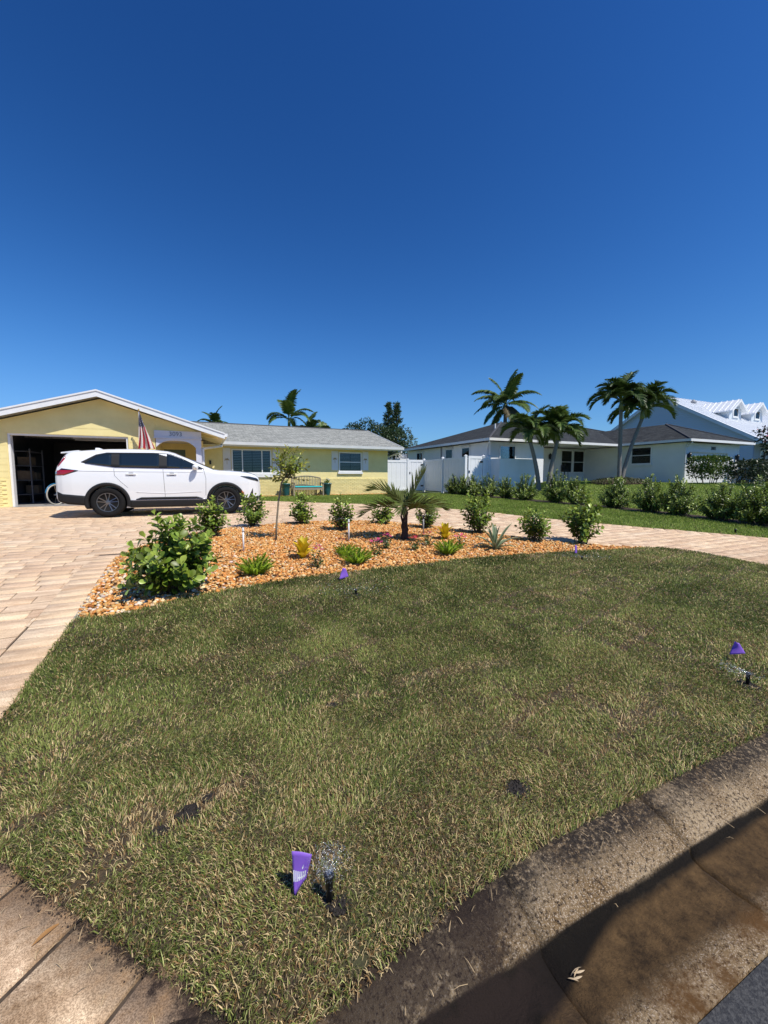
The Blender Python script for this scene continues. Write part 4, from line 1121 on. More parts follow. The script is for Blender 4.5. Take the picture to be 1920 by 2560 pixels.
# ================================================================== CARS
rubber = mat('tyre_rubber', (.009, .009, .0095), (.014, .0135, .013), 20, .9, spec=.2)
clad = mat('black_cladding', (.013, .013, .0135), rough=.6, spec=.3)
car_glass = mat('tinted_glass', (.010, .016, .020), rough=.03, spec=.8)
wheel_m = mat('dark_alloy', (.20, .20, .21), rough=.28, metal=.85)
rim_d = mat('rim_shade', (.012, .012, .013), rough=.4)
chrome = mat('chrome', (.75, .75, .76), rough=.12, metal=1)
red_l = mat('red_lens', (.32, .006, .012), rough=.1, coat=1)
amber = mat('amber_lens', (.45, .10, .01), rough=.2)
lamp_b = mat('smoked_lamp', (.012, .012, .014), rough=.06, coat=1)
_TX = [-1.07, -1.065, -1.045, -1.0, -.91, -.83, -.76, -.4, 0, .5, 1.0, 1.3, 1.5, 1.8, 2.1, 2.4, 2.55, 2.8, 3.1, 3.35, 3.5, 3.58, 3.62, 3.635]
_TZ = [.62, 1.0, 1.16, 1.28, 1.45, 1.55, 1.595, 1.635, 1.67, 1.685, 1.675, 1.645, 1.59, 1.46, 1.315, 1.18, 1.155, 1.145, 1.12, 1.08, 1.025, .95, .82, .62]
_BX = [-1.07, -1.0, -.8, -.4, 0, 3.0, 3.3, 3.5, 3.6, 3.635]
_BZ = [.52, .40, .33, .28, .22, .22, .24, .30, .38, .5]
_WX = [-1.07, -1.05, -1.0, -.9, -.7, 0, 1.3, 2.7, 3.1, 3.3, 3.45, 3.55, 3.62, 3.635]
_WY = [.70, .78, .84, .885, .915, .93, .925, .93, .905, .86, .78, .68, .54, .42]
ctop = lambda x: float(np.interp(x, _TX, _TZ))
cbot = lambda x: float(np.interp(x, _BX, _BZ))
def ysurf(x, z):
    w = float(np.interp(x, _WX, _WY)); t = ctop(x)
    k = float(np.interp(z, [.2, .35, .60, .85, 1.08, 1.14], [.955, .975, .995, 1.0, .985, .975]))
    y = w * k - max(0, z - 1.14) * .38
    q = (t - z) / .10
    if q < 1: y *= .87 + .13 * math.sqrt(max(0, 1 - (1 - max(q, 0)) ** 2))
    return y
def build_car(name, label, paint, loc, heading):
    car = thing(name, label, 'car', loc, heading)
    xs = sorted(set([round(q, 4) for q in list(np.linspace(-1.07, 3.635, 64)) + _TX + _WX]))
    J, C = 20, 5
    V, rings = [], []
    for x in xs:
        b, t = cbot(x), ctop(x); ring = []
        side = []
        for j in range(J + 1):
            f = j / J; f = 1 - (1 - f) ** 1.5
            z = b + (t - b) * f
            side.append((ysurf(x, z), z))
        ye, ze = side[-1]
        cr = .035 if t > 1.3 or x > 2.5 else .03
        topr = [(ye * (1 - k / C), ze + cr * (1 - (1 - k / C) ** 2)) for k in range(1, C + 1)]
        half = side + topr
        full = [(-y, z) for y, z in half] + [(y, z) for y, z in half[-2::-1]]
        full = full + []                                    # bottom closes ring
        rings.append([len(V) + i for i in range(len(full))])
        V += [(x, y, z) for y, z in full]
    Fc = []
    n = len(rings[0])
    for r0, r1 in zip(rings, rings[1:]):
        for i in range(n):
            Fc.append((r0[i], r0[(i + 1) % n], r1[(i + 1) % n], r1[i]))
    Fc.append(tuple(rings[0][::-1])); Fc.append(tuple(rings[-1]))
    me = bpy.data.meshes.new('body'); me.from_pydata(V, [], [f[::-1] for f in Fc]); me.update()
    body = link('body', me, car, paint)
    dg = bpy.context.evaluated_depsgraph_get()
    cut = []
    for ax in (0, 2.70):
        for s in (-1, 1):
            m_ = MB(); k = 40
            m_.hexa([(ax + .412 * math.cos(2 * PI * i / k), s * .62 if s < 0 else .62 + .5, .365 + .412 * math.sin(2 * PI * i / k)) for i in range(k)][::1],
                    [(ax + .412 * math.cos(2 * PI * i / k), s * .62 - .5 if s < 0 else .62, .365 + .412 * math.sin(2 * PI * i / k)) for i in range(k)])
            o = m_.build('cutter', paint); o.parent = car; cut.append(o)
            md = body.modifiers.new('b', 'BOOLEAN'); md.operation = 'DIFFERENCE'; md.object = o; md.solver = 'EXACT'
    bpy.context.view_layer.update()
    dg = bpy.context.evaluated_depsgraph_get()
    me2 = bpy.data.meshes.new_from_object(body.evaluated_get(dg))
    body.modifiers.clear(); body.data = me2
    if not me2.materials: me2.materials.append(paint)
    for o in cut: bpy.data.objects.remove(o)
    me2.polygons.foreach_set('use_smooth', [True] * len(me2.polygons)); me2.update()
    try: me2.set_sharp_from_angle(angle=math.radians(38))
    except Exception: pass
    def panel(nm, low, up, off, m, s, parent=car, rows=5, cols=None, thick=None):
        lx, lz = zip(*low); ux, uz = zip(*up)
        x0, x1 = max(min(lx), min(ux)), min(max(lx), max(ux))
        xs_ = sorted(set(list(np.linspace(x0, x1, cols or max(4, int((x1 - x0) / .05)))) + [q for q in lx + ux if x0 <= q <= x1]))
        Vp, Fp = [], []
        for x in xs_:
            a, b = float(np.interp(x, lx, lz)), float(np.interp(x, ux, uz))
            for j in range(rows):
                z = a + (b - a) * j / (rows - 1)
                Vp.append((x, s * (ysurf(x, z) + off), z))
        for i in range(len(xs_) - 1):
            for j in range(rows - 1):
                f = (i * rows + j, (i + 1) * rows + j, (i + 1) * rows + j + 1, i * rows + j + 1)
                Fp.append(f if s < 0 else f[::-1])
        o = MB().add(Vp, Fp).build(nm, m, parent, True)
        md = o.modifiers.new('s', 'SOLIDIFY'); md.thickness = (thick or off) + .002; md.offset = -1
        return o
    for s in (-1, 1):
        panel('window_trim', [(-.52, 1.335), (-.3, 1.272), (.18, 1.208), (1.2, 1.19), (2.18, 1.185)], [(-.52, 1.345), (-.22, 1.53), (0, 1.585), (1.0, 1.60), (1.36, 1.585), (1.62, 1.485), (2.18, 1.20)], .003, clad, s)
        panel('belt_moulding', [(-.44, 1.300), (.18, 1.205), (1.2, 1.187), (2.17, 1.182)], [(-.44, 1.312), (.18, 1.219), (1.2, 1.201), (2.17, 1.196)], .009, chrome, s, rows=2)
        panel('quarter_window', [(-.43, 1.325), (-.3, 1.29), (.10, 1.232)], [(-.43, 1.335), (-.20, 1.505), (-.02, 1.555), (.10, 1.56)], .007, car_glass, s)
        panel('rear_door_window', [(.27, 1.232), (1.13, 1.215)], [(.27, 1.565), (1.13, 1.575)], .007, car_glass, s)
        panel('front_door_window', [(1.31, 1.215), (2.08, 1.208)], [(1.31, 1.572), (1.36, 1.565), (1.64, 1.458), (2.08, 1.222)], .007, car_glass, s)
        for ax in (0, 2.70):
            Vr, Fr = [], []
            K = 34
            for i in range(K + 1):
                a = math.radians(-16 + 212 * i / K)
                for r, dy in ((.485, .002), (.480, .016), (.405, .018), (.400, -.10)):
                    x, z = ax + r * math.cos(a), .365 + r * math.sin(a)
                    z = max(z, .24)
                    Vr.append((x, s * (ysurf(min(max(x, -1.0), 3.5), min(z, 1.0)) + dy), z))
            for i in range(K):
                for j in range(3):
                    f = (i * 4 + j, (i + 1) * 4 + j, (i + 1) * 4 + j + 1, i * 4 + j + 1)
                    Fr.append(f if s > 0 else f[::-1])
            MB().add(Vr, Fr).build('arch_cladding', clad, car, True)
            lin = MB(); K = 24
            Vl, Fl = [], []
            for i in range(K + 1):
                a = math.radians(-10 + 200 * i / K)
                for y in (.60, .90): Vl.append((ax + .408 * math.cos(a), s * y, .365 + .408 * math.sin(a)))
            Fl = [(2 * i, 2 * i + 1, 2 * i + 3, 2 * i + 2) for i in range(K)]
            Fl.append(tuple(2 * i for i in range(K + 1)))
            MB().add(Vl, Fl).build('wheel_liner', dark_in, car)
            # wheel
            T = Matrix.Translation((ax, s * .815, .365)) @ Matrix.Rotation(PI / 2 * (1 if s < 0 else -1), 4, 'X')
            prof = [(.235, -.10), (.30, -.115), (.345, -.105), (.363, -.075), (.366, 0), (.363, .075), (.345, .105), (.30, .115), (.238, .108), (.232, .09)]
            wm = MB().lathe(prof, 36); wheel = wm.build('wheel', rubber, car, True); wheel.matrix_local = T
            MB().lathe([(.205, .022), (.20, .030), (.10, .024), (.03, .022)], 32).build('spoke_shade', rim_d, wheel)  # near-black disc, painted as the shade behind the spokes
            rim = MB().lathe([(.236, .100), (.230, .113), (.219, .112), (.214, .095), (.214, .03), (.212, .03)], 32)
            rim.f = rim.f[:-2]
            rim.lathe([(.062, .05), (.060, .088), (.03, .094), (.001, .094)], 16)
            for k in range(5):
                for dk in (-13, 13):
                    a = 2 * PI * k / 5 + .3; a2 = a + math.radians(dk)
                    rim.tube([(.045 * math.cos(a + math.radians(dk)), .045 * math.sin(a + math.radians(dk)), .082), (.12 * math.cos(a2), .12 * math.sin(a2), .085), (.224 * math.cos(a2), .224 * math.sin(a2), .100)], [.016, .013, .014], 5)
            ro = rim.build('rim', wheel_m, wheel, False)
        panel('sill_cladding', [(.47, .225), (2.23, .225)], [(.47, .405), (2.23, .405)], .012, clad, s)
        panel('door_cladding', [(.60, .412), (2.12, .412)], [(.60, .43), (.72, .475), (1.98, .475), (2.12, .43)], .010, clad, s, rows=3)
        panel('sill_strip', [(.5, .402), (2.2, .402)], [(.5, .411), (2.2, .411)], .016, chrome, s, rows=2)
        panel('rear_bumper_cladding', [(-1.06, .50), (-.98, .40), (-.8, .335), (-.45, .30)], [(-1.06, .66), (-.9, .58), (-.45, .53)], .010, clad, s)
        panel('front_bumper_cladding', [(3.14, .245), (3.3, .25), (3.5, .305), (3.62, .42)], [(3.14, .40), (3.4, .42), (3.62, .47)], .008, clad, s)
        panel('bumper_vent', [(3.28, .41), (3.40, .44)], [(3.28, .43), (3.40, .68)], .009, clad, s, rows=4)
        panel('headlight', [(3.08, 1.005), (3.3, .925), (3.61, .84)], [(3.08, 1.012), (3.3, 1.0), (3.5, .955), (3.61, .865)], .008, lamp_b, s)
        panel('tail_light', [(-1.045, 1.02), (-.86, 1.03), (-.64, 1.13)], [(-1.045, 1.13), (-.90, 1.15), (-.64, 1.14)], .008, red_l, s)
        panel('tail_light', [(-1.035, 1.12), (-.97, 1.24), (-.84, 1.42)], [(-1.035, 1.15), (-.97, 1.30), (-.84, 1.49)], .008, red_l, s, rows=3)
        panel('tail_light_surround', [(-1.0, 1.10), (-.86, 1.02), (-.56, 1.13)], [(-1.0, 1.11), (-.9, 1.19), (-.56, 1.14)], .005, lamp_b, s, rows=4)
        panel('side_marker', [(3.10, .55), (3.16, .49)], [(3.10, .62), (3.16, .56)], .022, amber, s, rows=3, thick=.01)
        for x0, pts in ((.20, [(.16, 1.19), (.17, 1.02), (.30, .86), (.44, .72)]), (1.24, [(1.22, 1.18), (1.235, .9), (1.25, .48)]), (2.2, [(2.17, 1.16), (2.215, .95), (2.20, .50)])):
            Vs, Fs = [], []
            dense = []
            for (xa, za), (xb, zb__) in zip(pts, pts[1:]):
                for q in range(6): dense.append((xa + (xb - xa) * q / 6, za + (zb__ - za) * q / 6))
            dense.append(pts[-1])
            for x, z in dense:
                for dx in (-.0035, .0035): Vs.append((x + dx, s * (ysurf(x, z) + .0025), z))
            for i in range(len(dense) - 1):
                f = (2 * i, 2 * i + 1, 2 * i + 3, 2 * i + 2); Fs.append(f if s > 0 else f[::-1])
            MB().add(Vs, Fs).build('door_seam', dark_in, car)
        if True:
            fc = MB()
            for k in range(20):
                a0, a1 = 2 * PI * k / 20, 2 * PI * (k + 1) / 20
                q = [( -.36 + r * math.cos(a), .93 + r * .9 * math.sin(a)) for a, r in ((a0, .085), (a1, .085), (a1, .080), (a0, .080))]
                fc.add([(x, s * (ysurf(x, z) + .0025), z) for x, z in q], [(0, 1, 2, 3) if s < 0 else (3, 2, 1, 0)])
            if s > 0: fc.build('fuel_flap_seam', dark_in, car)
        panel('shoulder_crease', [(-.55, 1.128), (.2, 1.118), (2.15, 1.108)], [(-.55, 1.138), (.2, 1.128), (2.15, 1.118)], .007, paint, s, rows=3)
        panel('rocker_crease', [(.62, .60), (1.3, .56), (2.1, .60)], [(.62, .612), (1.3, .572), (2.1, .612)], .006, paint, s, rows=3)
        for hx in (.52, 1.42):
            y = ysurf(hx, 1.05)
            bevel(MB().box(hx - .11, hx + .11, s * (y + .002), s * (y + .03), 1.035, 1.075).build('door_handle', paint, car), .012, 3)
            panel('handle_recess', [(hx - .05, 1.02), (hx + .05, 1.02)], [(hx - .05, 1.09), (hx + .05, 1.09)], .002, clad, s, rows=2)
        y = ysurf(2.0, 1.2)
        mb = MB(); mv = []
        for i in range(9):
            t = i / 8; r = math.sin(PI * min(max(t * .92 + .06, 0), 1)) ** .6
            mb_x = 1.93 + .03 * t
            mv.append((t, r))
        mb.tube([(1.985, s * (y - .02), 1.19), (1.985, s * (y + .06), 1.21)], .03, 8)
        mir = mb.build('mirror', clad, car, True)
        ms = MB()
        for i, (t, r) in enumerate(mv):
            yy = s * (y + .045 + .21 * t)
            for k in range(12):
                a = 2 * PI * k / 12
                ms.v.append((1.985 + .075 * r * math.cos(a) - .02 * t, yy, 1.235 + .075 * r * math.sin(a)))
        for i in range(8):
            for k in range(12):
                f = (i * 12 + k, i * 12 + (k + 1) % 12, (i + 1) * 12 + (k + 1) % 12, (i + 1) * 12 + k); ms.f.append(f if s < 0 else f[::-1])
        ms.f.append(tuple(range(12))); ms.f.append(tuple(96 + k for k in range(12))[::-1])
        ms.build('mirror_cap', paint, mir, True)
    # windscreen and rear window
    for nm, xa, xb in (('windscreen', 1.50, 2.42), ('rear_window', -.99, -.80)):
        Vp, Fp = [], []
        N, Mw = 10, 9
        for i in range(N + 1):
            x = xa + (xb - xa) * i / N; t = ctop(x); ye = ysurf(x, t) - (.035 if xa > 0 else .12)
            for j in range(Mw):
                q = -1 + 2 * j / (Mw - 1)
                yy = q * ye; full = ysurf(x, t)
                Vp.append((x, yy, t + .030 * (1 - (yy / full) ** 2) + .008))
        for i in range(N):
            for j in range(Mw - 1): Fp.append((i * Mw + j, (i + 1) * Mw + j, (i + 1) * Mw + j + 1, i * Mw + j + 1))
        MB().add(Vp, Fp).build(nm, car_glass, car, True)
    bevel(MB().hexa([(-.97, -.60, 1.545), (-.97, .60, 1.545), (-.60, .62, 1.58), (-.60, -.62, 1.58)][::-1], [(-.97, -.60, 1.58), (-.97, .60, 1.58), (-.60, .62, 1.635), (-.60, -.62, 1.635)][::-1]).build('spoiler', paint, car), .01)
    for s in (-1, 1):
        MB().hexa([(-.90, s * .66, 1.46), (-.90, s * .60, 1.46), (-.72, s * .62, 1.48), (-.72, s * .70, 1.48)], [(-.89, s * .64, 1.54), (-.89, s * .60, 1.54), (-.6, s * .62, 1.565), (-.6, s * .69, 1.565)]).build('spoiler_fin', clad, car)
    MB().hexa([(-.42, -.035, 1.65), (-.42, .035, 1.65), (-.16, .02, 1.67), (-.16, -.02, 1.67)][::-1], [(-.40, -.006, 1.735), (-.40, .006, 1.735), (-.32, .006, 1.735), (-.32, -.006, 1.735)][::-1]).build('antenna_fin', paint, car)
    MB().box(3.56, 3.625, -.45, .45, .60, .84).build('grille', clad, car)
    MB().box(-.5, 3.3, -.70, .70, .20, .30).build('underbody', dark_in, car)
    return car
pearl = mat('pearl_white_paint', (.78, .78, .77), rough=.28, coat=1.0)
navy = mat('navy_paint', (.010, .012, .022), rough=.25, coat=1.0)
H = math.radians(22)
cx, cy = -7.10, 10.62
build_car('suv', 'white compact suv parked across the open garage on the pavers', pearl, (cx, cy, float(zxy(cx + 1.2, cy + .5)) + .002), H)
x_, y_ = xy(35.2, 11.3)
build_car('suv', 'dark navy car in the shade at the far right house', navy, (x_, y_, float(zuv(35.2, 11.3)) - .03), A + math.radians(96))

# ================================================================== THINGS AT THE YELLOW HOUSE
def at_house(a, b, c=0.0):
    x, y = xy(a, 16.05 + b); return (x, y, .66 + c)
# flag on a wall pole
fl = thing('flag', 'red white and blue striped flag drooping from a pole on the garage wall', 'flag', at_house(-1.85, -.02, 1.72), A)
MB().tube([(.0, .0, 0), (.06, -.50, 1.36)], .014, 8).build('pole', white, fl)
MB().lathe([(.005, -.03), (.022, -.015), (.03, .01), (.02, .035), (.004, .05)], 10, (.062, -.515, 1.40)).build('finial', mat('gold', (.7, .45, .12), rough=.3, metal=1), fl)
MB().box(-.04, .04, -.03, .03, -.06, .06).build('bracket', black_m, fl)
R_, Cn = 46, 44
Vf, Cf = [], []
for i in range(R_):
    t = i / (R_ - 1)
    wdt = .05 + .44 * t ** 1.25
    for j in range(Cn):
        s = j / (Cn - 1)
        x = .055 + (s - .25) * wdt + .05 * t
        y = -.47 + .10 * t + .055 * t ** .6 * math.sin(s * 13 + t * 1.5) * (.4 + s)
        z = 1.32 - 1.16 * t + .02 * math.sin(s * 9)
        Vf.append((x, y, z))
        q = s * 6.5 + t * 2.2
        if t < .40:
            star = (math.sin(s * 26 + i * .9) * math.sin(i * 1.25)) > .55
            c = (.75, .75, .78) if star else (.018, .022, .085)
        else:
            c = (.42, .018, .035) if int(q * 1.0) % 2 == 0 else (.78, .74, .72)
        Cf.append(c)
Tf = [(i * Cn + j, i * Cn + j + 1, (i + 1) * Cn + j + 1, (i + 1) * Cn + j) for i in range(R_ - 1) for j in range(Cn - 1)]
link('cloth', fast_mesh('cloth', Vf, Tf, True, np.array(Cf)), fl, mat('flag_cloth', (1, 1, 1), attr='col', rough=.8, transl=.25))

# bicycles
def bicycle(label, loc, rot, paint, tyre, fender):
    b = thing('bicycle', label, 'bicycle', loc, rot)
    rr = .33
    for x in (0, 1.08):
        T = Matrix.Translation((x, 0, rr))
        pts = [(rr * math.cos(2 * PI * k / 36), 0, rr * math.sin(2 * PI * k / 36)) for k in range(37)]
        w_ = MB().tube(pts, .024, 8, False).build('wheel', tyre, b, True, loc=(x, 0, rr))
        sp = MB()
        for k in range(18):
            a = 2 * PI * k / 18; sp.tube([(.02 * math.cos(a + 1), .02 * (-1) ** k, .02 * math.sin(a + 1)), (.31 * math.cos(a), 0, .31 * math.sin(a))], .0025, 3)
        sp.tube([(0, -.05, 0), (0, .05, 0)], .02, 8)
        sp.build('spokes', chrome, w_)
        fp = [((rr + .045) * math.cos(a), 0, (rr + .045) * math.sin(a)) for a in np.linspace(.15, 2.9, 16)]
        MB().tube(fp, .018, 6).build('fender', fender, w_, True)
    f = MB()
    J = {'bb': (.45, 0, .30), 'st': (.33, 0, .78), 'hd': (.88, 0, .88), 'hb': (.94, 0, .70)}
    for a, c in (('bb', 'st'), ('bb', 'hb'), ('st', 'hd'), ('hd', 'hb')): f.tube([J[a], J[c]], .02, 8)
    f.tube([(0, 0, rr), J['bb']], .012, 6); f.tube([(0, 0, rr), J['st']], .012, 6); f.tube([J['hb'], (1.0, 0, .55), (1.08, 0, rr)], .016, 6)
    f.build('frame', paint, b, True)
    MB().tube([(.88, 0, .88), (.86, 0, 1.05), (.80, -.27, 1.14), (.66, -.31, 1.13)], .012, 6).tube([(.86, 0, 1.05), (.80, .27, 1.14), (.66, .31, 1.13)], .012, 6).build('handlebar', chrome, b, True)
    MB().tube([(.33, 0, .78), (.30, 0, .92)], .013, 6).build('seat_post', chrome, b)
    MB().hexa([(.14, -.10, .92), (.14, .10, .92), (.40, .03, .92), (.42, -.03, .92)][::-1], [(.16, -.09, .97), (.16, .09, .97), (.40, .025, .96), (.40, -.025, .96)][::-1]).build('saddle', black_m, b)
    MB().tube([(.45, -.08, .30), (.52, -.08, .15)], .01, 6).tube([(.45, .08, .30), (.38, .08, .45)], .01, 6).lathe([(.09, -.005), (.09, .005)], 18, (.45, 0, .30)).build('crank', chrome, b)
    return b
blue = mat('bike_blue', (.02, .16, .32), rough=.3, coat=.5)
cream_t = mat('cream_tyre', (.40, .38, .32), rough=.7)
bicycle('blue bicycle with cream tyres just inside the open garage door', at_house(-3.9, 1.75, .016), A + math.radians(238), blue, cream_t, blue)
bicycle('dark bicycle standing deeper in the garage behind the blue one', at_house(-3.3, 1.9, .016), A + math.radians(215), mat('bike_dark', (.02, .03, .05), rough=.4), rubber, black_m)
sh = thing('storage_shelf', 'grey storage shelf against the left wall inside the garage', 'shelf', at_house(-5.6, 2.4, .016), A)
for x in (-.22, .22):
    for y in (-.6, .6): MB().box(x - .02, x + .02, y - .02, y + .02, 0, 1.9).build('upright', mat('shelf_grey', (.16, .16, .17), rough=.6), sh)
for z in (.3, .8, 1.3, 1.8): MB().box(-.24, .24, -.62, .62, z, z + .025).build('shelf_board', MATS['shelf_grey'], sh)
rbx = random.Random(9)
for i, (y, z, h, wd, lab) in enumerate(((-.35, .826, .32, .38, 'brown carton on the second board of the garage shelf'), (.25, .826, .26, .42, 'wide carton beside another on the garage shelf'), (-.2, 1.326, .3, .5, 'large carton on the third board of the garage shelf'), (.3, .326, .3, .4, 'carton on the lowest board of the garage shelf'))):
    px, py = xy(-5.6, 16.05 + 2.4 + y)
    b_ = bevel(MB().box(-.18, .18, -wd / 2, wd / 2, 0, h).build('carton', mat('cardboard', (.24, .17, .10), (.19, .13, .08), 8, .9), loc=(px, py, .676 + z), rot=(0, 0, A)), .006)
    tag(b_, lab, 'box', 'cartons on the garage shelf')
ct = thing('tube_light', 'unlit long tube light under the garage ceiling', 'light', at_house(-3.3, 3.0, 2.36), A)
MB().box(-1.1, 1.1, -.07, .07, .03, .09).build('housing', white, ct); MB().tube([(-1.05, 0, 0), (1.05, 0, 0)], .022, 8).build('tube', white, ct)
# bench, cushion, pots
wood = mat('grey_teak', (.36, .29, .20), (.24, .19, .13), 14, .8, .3, 60, stretch=(1, 8, 8))
bn = thing('garden_bench', 'weathered slatted garden bench under the yellow wall', 'bench', at_house(4.65, 3.02, .02), A)
W2 = .70
for sx_ in (-1, 1):
    MB().box(sx_ * W2 - .03, sx_ * W2 + .03, -.27, -.21, 0, .62).build('leg', wood, bn)
    MB().box(sx_ * W2 - .03, sx_ * W2 + .03, .21, .27, 0, .86).build('leg', wood, bn)
    MB().box(sx_ * W2 - .035, sx_ * W2 + .035, -.30, .21, .622, .655).build('armrest', wood, bn)
for k in range(6): MB().box(-W2 + .03, W2 - .03, -.26 + k * .08, -.20 + k * .08, .40, .425).build('seat_slat', wood, bn)
MB().box(-W2 + .03, W2 - .03, -.262, -.235, .31, .395).build('apron', wood, bn)
for k in range(17):
    x = -.62 + k * 1.24 / 16; h = .86 + .10 * math.cos(x / .66 * PI / 2) ** 1.0
    MB().box(x - .018, x + .018, .225, .25, .44, h).build('back_slat', wood, bn)
tp = [(x, .238, .87 + .10 * math.cos(x / .70 * PI / 2)) for x in np.linspace(-.70, .70, 13)]
MB().tube(tp, .035, 6).build('top_rail', wood, bn)
cu_ = bevel(MB().box(-.66, .66, -.28, .20, 0, .06).build('seat_cushion', mat('turquoise_cloth', (.03, .48, .50), rough=.85), loc=at_house(4.65, 3.02, .447), rot=(0, 0, A)), .025, 3)
tag(cu_, 'turquoise seat cushion lying on the garden bench', 'cushion')
def pot(label, a, b):
    p = thing('planter_pot', label, 'planter', at_house(a, b, .02), A)
    MB().lathe([(.13, 0), (.14, .02), (.19, .30), (.225, .56), (.245, .57), (.245, .62), (.20, .62), (.19, .56)], 20).build('pot', mat('teal_glaze', (.015, .085, .095), (.03, .13, .13), 5, .2, coat=.6), p, True)
    return p
potL = pot('tall teal glazed pot at the left end of the bench', 3.62, 3.1)
potR = pot('tall teal glazed pot at the right end of the bench', 5.62, 3.05)

# ================================================================== PLANTS
def leaf_tpl(widths, fold=.12, curl=.10):
    """leaf of length 1 along +x, three columns; widths: (t, half-width)."""
    V, Fq = [], []
    for t, w in widths:
        z = -curl * (t - .35) ** 2
        V += [(t, -w, z + fold * w), (t, 0, z), (t, w, z + fold * w)]
    for i in range(len(widths) - 1):
        for j in range(2): Fq.append((i * 3 + j, (i + 1) * 3 + j, (i + 1) * 3 + j + 1, i * 3 + j + 1))
    return np.array(V), np.array(Fq)
T_CLUSIA = leaf_tpl([(0, .03), (.12, .05), (.35, .19), (.62, .30), (.85, .28), (.97, .13), (1, .02)], .28, .22)
T_OVAL = leaf_tpl([(0, .02), (.25, .17), (.55, .22), (.82, .14), (1, .01)], .2, .3)
T_SMALL = leaf_tpl([(0, .02), (.5, .24), (1, .02)], .2, .1)
def bases(D, N):
    D = D / np.linalg.norm(D, axis=1)[:, None]
    Y = np.cross(N, D); Y /= np.linalg.norm(Y, axis=1)[:, None] + 1e-9
    Z = np.cross(D, Y)
    return np.stack([D, Y, Z], -1)
m_clusia = mat('clusia_leaf', (.155, .225, .024), rough=.42, var=.35, hue=.018, transl=.20, spec=.5)
m_young = mat('clusia_young_leaf', (.36, .45, .075), rough=.35, var=.25, hue=.015, transl=.28)
m_hedge = mat('hedge_leaf', (.115, .165, .020), rough=.35, var=.45, hue=.02, transl=.15)
m_hedge_y = mat('hedge_young_leaf', (.36, .43, .09), rough=.4, var=.25, transl=.25)
m_lime = mat('lime_leaf', (.24, .28, .03), rough=.4, var=.4, hue=.03, transl=.3)
m_stem = mat('green_stem', (.10, .085, .045), (.06, .05, .03), 20, .8)
bark = mat('bark', (.17, .13, .09), (.09, .07, .05), 25, .9, .6, 60)
meshes_leaf = {}
def leaf_mesh(tpl_name, tpl_, m):
    k = (tpl_name, m.name)
    if k not in meshes_leaf:
        me = fast_mesh('leaf', *tpl_, smooth=True); me.materials.append(m); meshes_leaf[k] = me
    return meshes_leaf[k]
def shoots(rng, w, h, n, t0=.3, gap=.05, base_r=.10, low=.25, lift=0.0):
    """stem curves, and leaf places (position, direction, normal, tip-ness)."""
    curves, P, D, N, K = [], [], [], [], []
    for i in range(n):
        az = rng.uniform(0, 2 * PI); el = math.asin(rng.uniform(low, 1.0)) if rng.random() < .8 else rng.uniform(.05, .5)
        rr = rng.uniform(.72, 1.06)
        end = np.array((w / 2 * math.cos(el) * math.cos(az) * rr, w / 2 * math.cos(el) * math.sin(az) * rr, h * (.15 + .85 * math.sin(el)) * (rr if rr < 1 else 1) + lift))
        b0 = np.array((rng.normal(0, base_r * w), rng.normal(0, base_r * w), 0))
        ctl = np.array((b0[0] * .5 + end[0] * .45, b0[1] * .5 + end[1] * .45, end[2] * .62))
        q = lambda t: (1 - t) ** 2 * b0 + 2 * t * (1 - t) * ctl + t * t * end
        curves.append([q(t) for t in np.linspace(0, 1, 6)])
        L = np.linalg.norm(end - b0) * 1.08
        m = max(2, int(L * (1 - t0) / gap)); ph = rng.uniform(0, PI)
        for k in range(m + 1):
            t = t0 + (1 - t0) * k / m
            p = q(t); d = q(min(t + .03, 1.03)) - q(t - .02); d /= np.linalg.norm(d)
            a = np.cross(d, (0, 0, 1.0)); a /= np.linalg.norm(a) + 1e-6; b = np.cross(d, a)
            for s in (0, PI):
                th = ph + k * PI / 2 + s + rng.normal(0, .25)
                side = a * math.cos(th) + b * math.sin(th)
                up = .55 if k < m else .95
                dd = d * up * rng.uniform(.6, 1.3) + side * (.95 if k < m else .55) + np.array((0, 0, .12))
                nn = d * 1.0 - side * .35 + rng.normal(0, .22, 3)
                P.append(p); D.append(dd); N.append(nn); K.append(k / m)
    return curves, np.array(P), np.array(D), np.array(N), np.array(K)
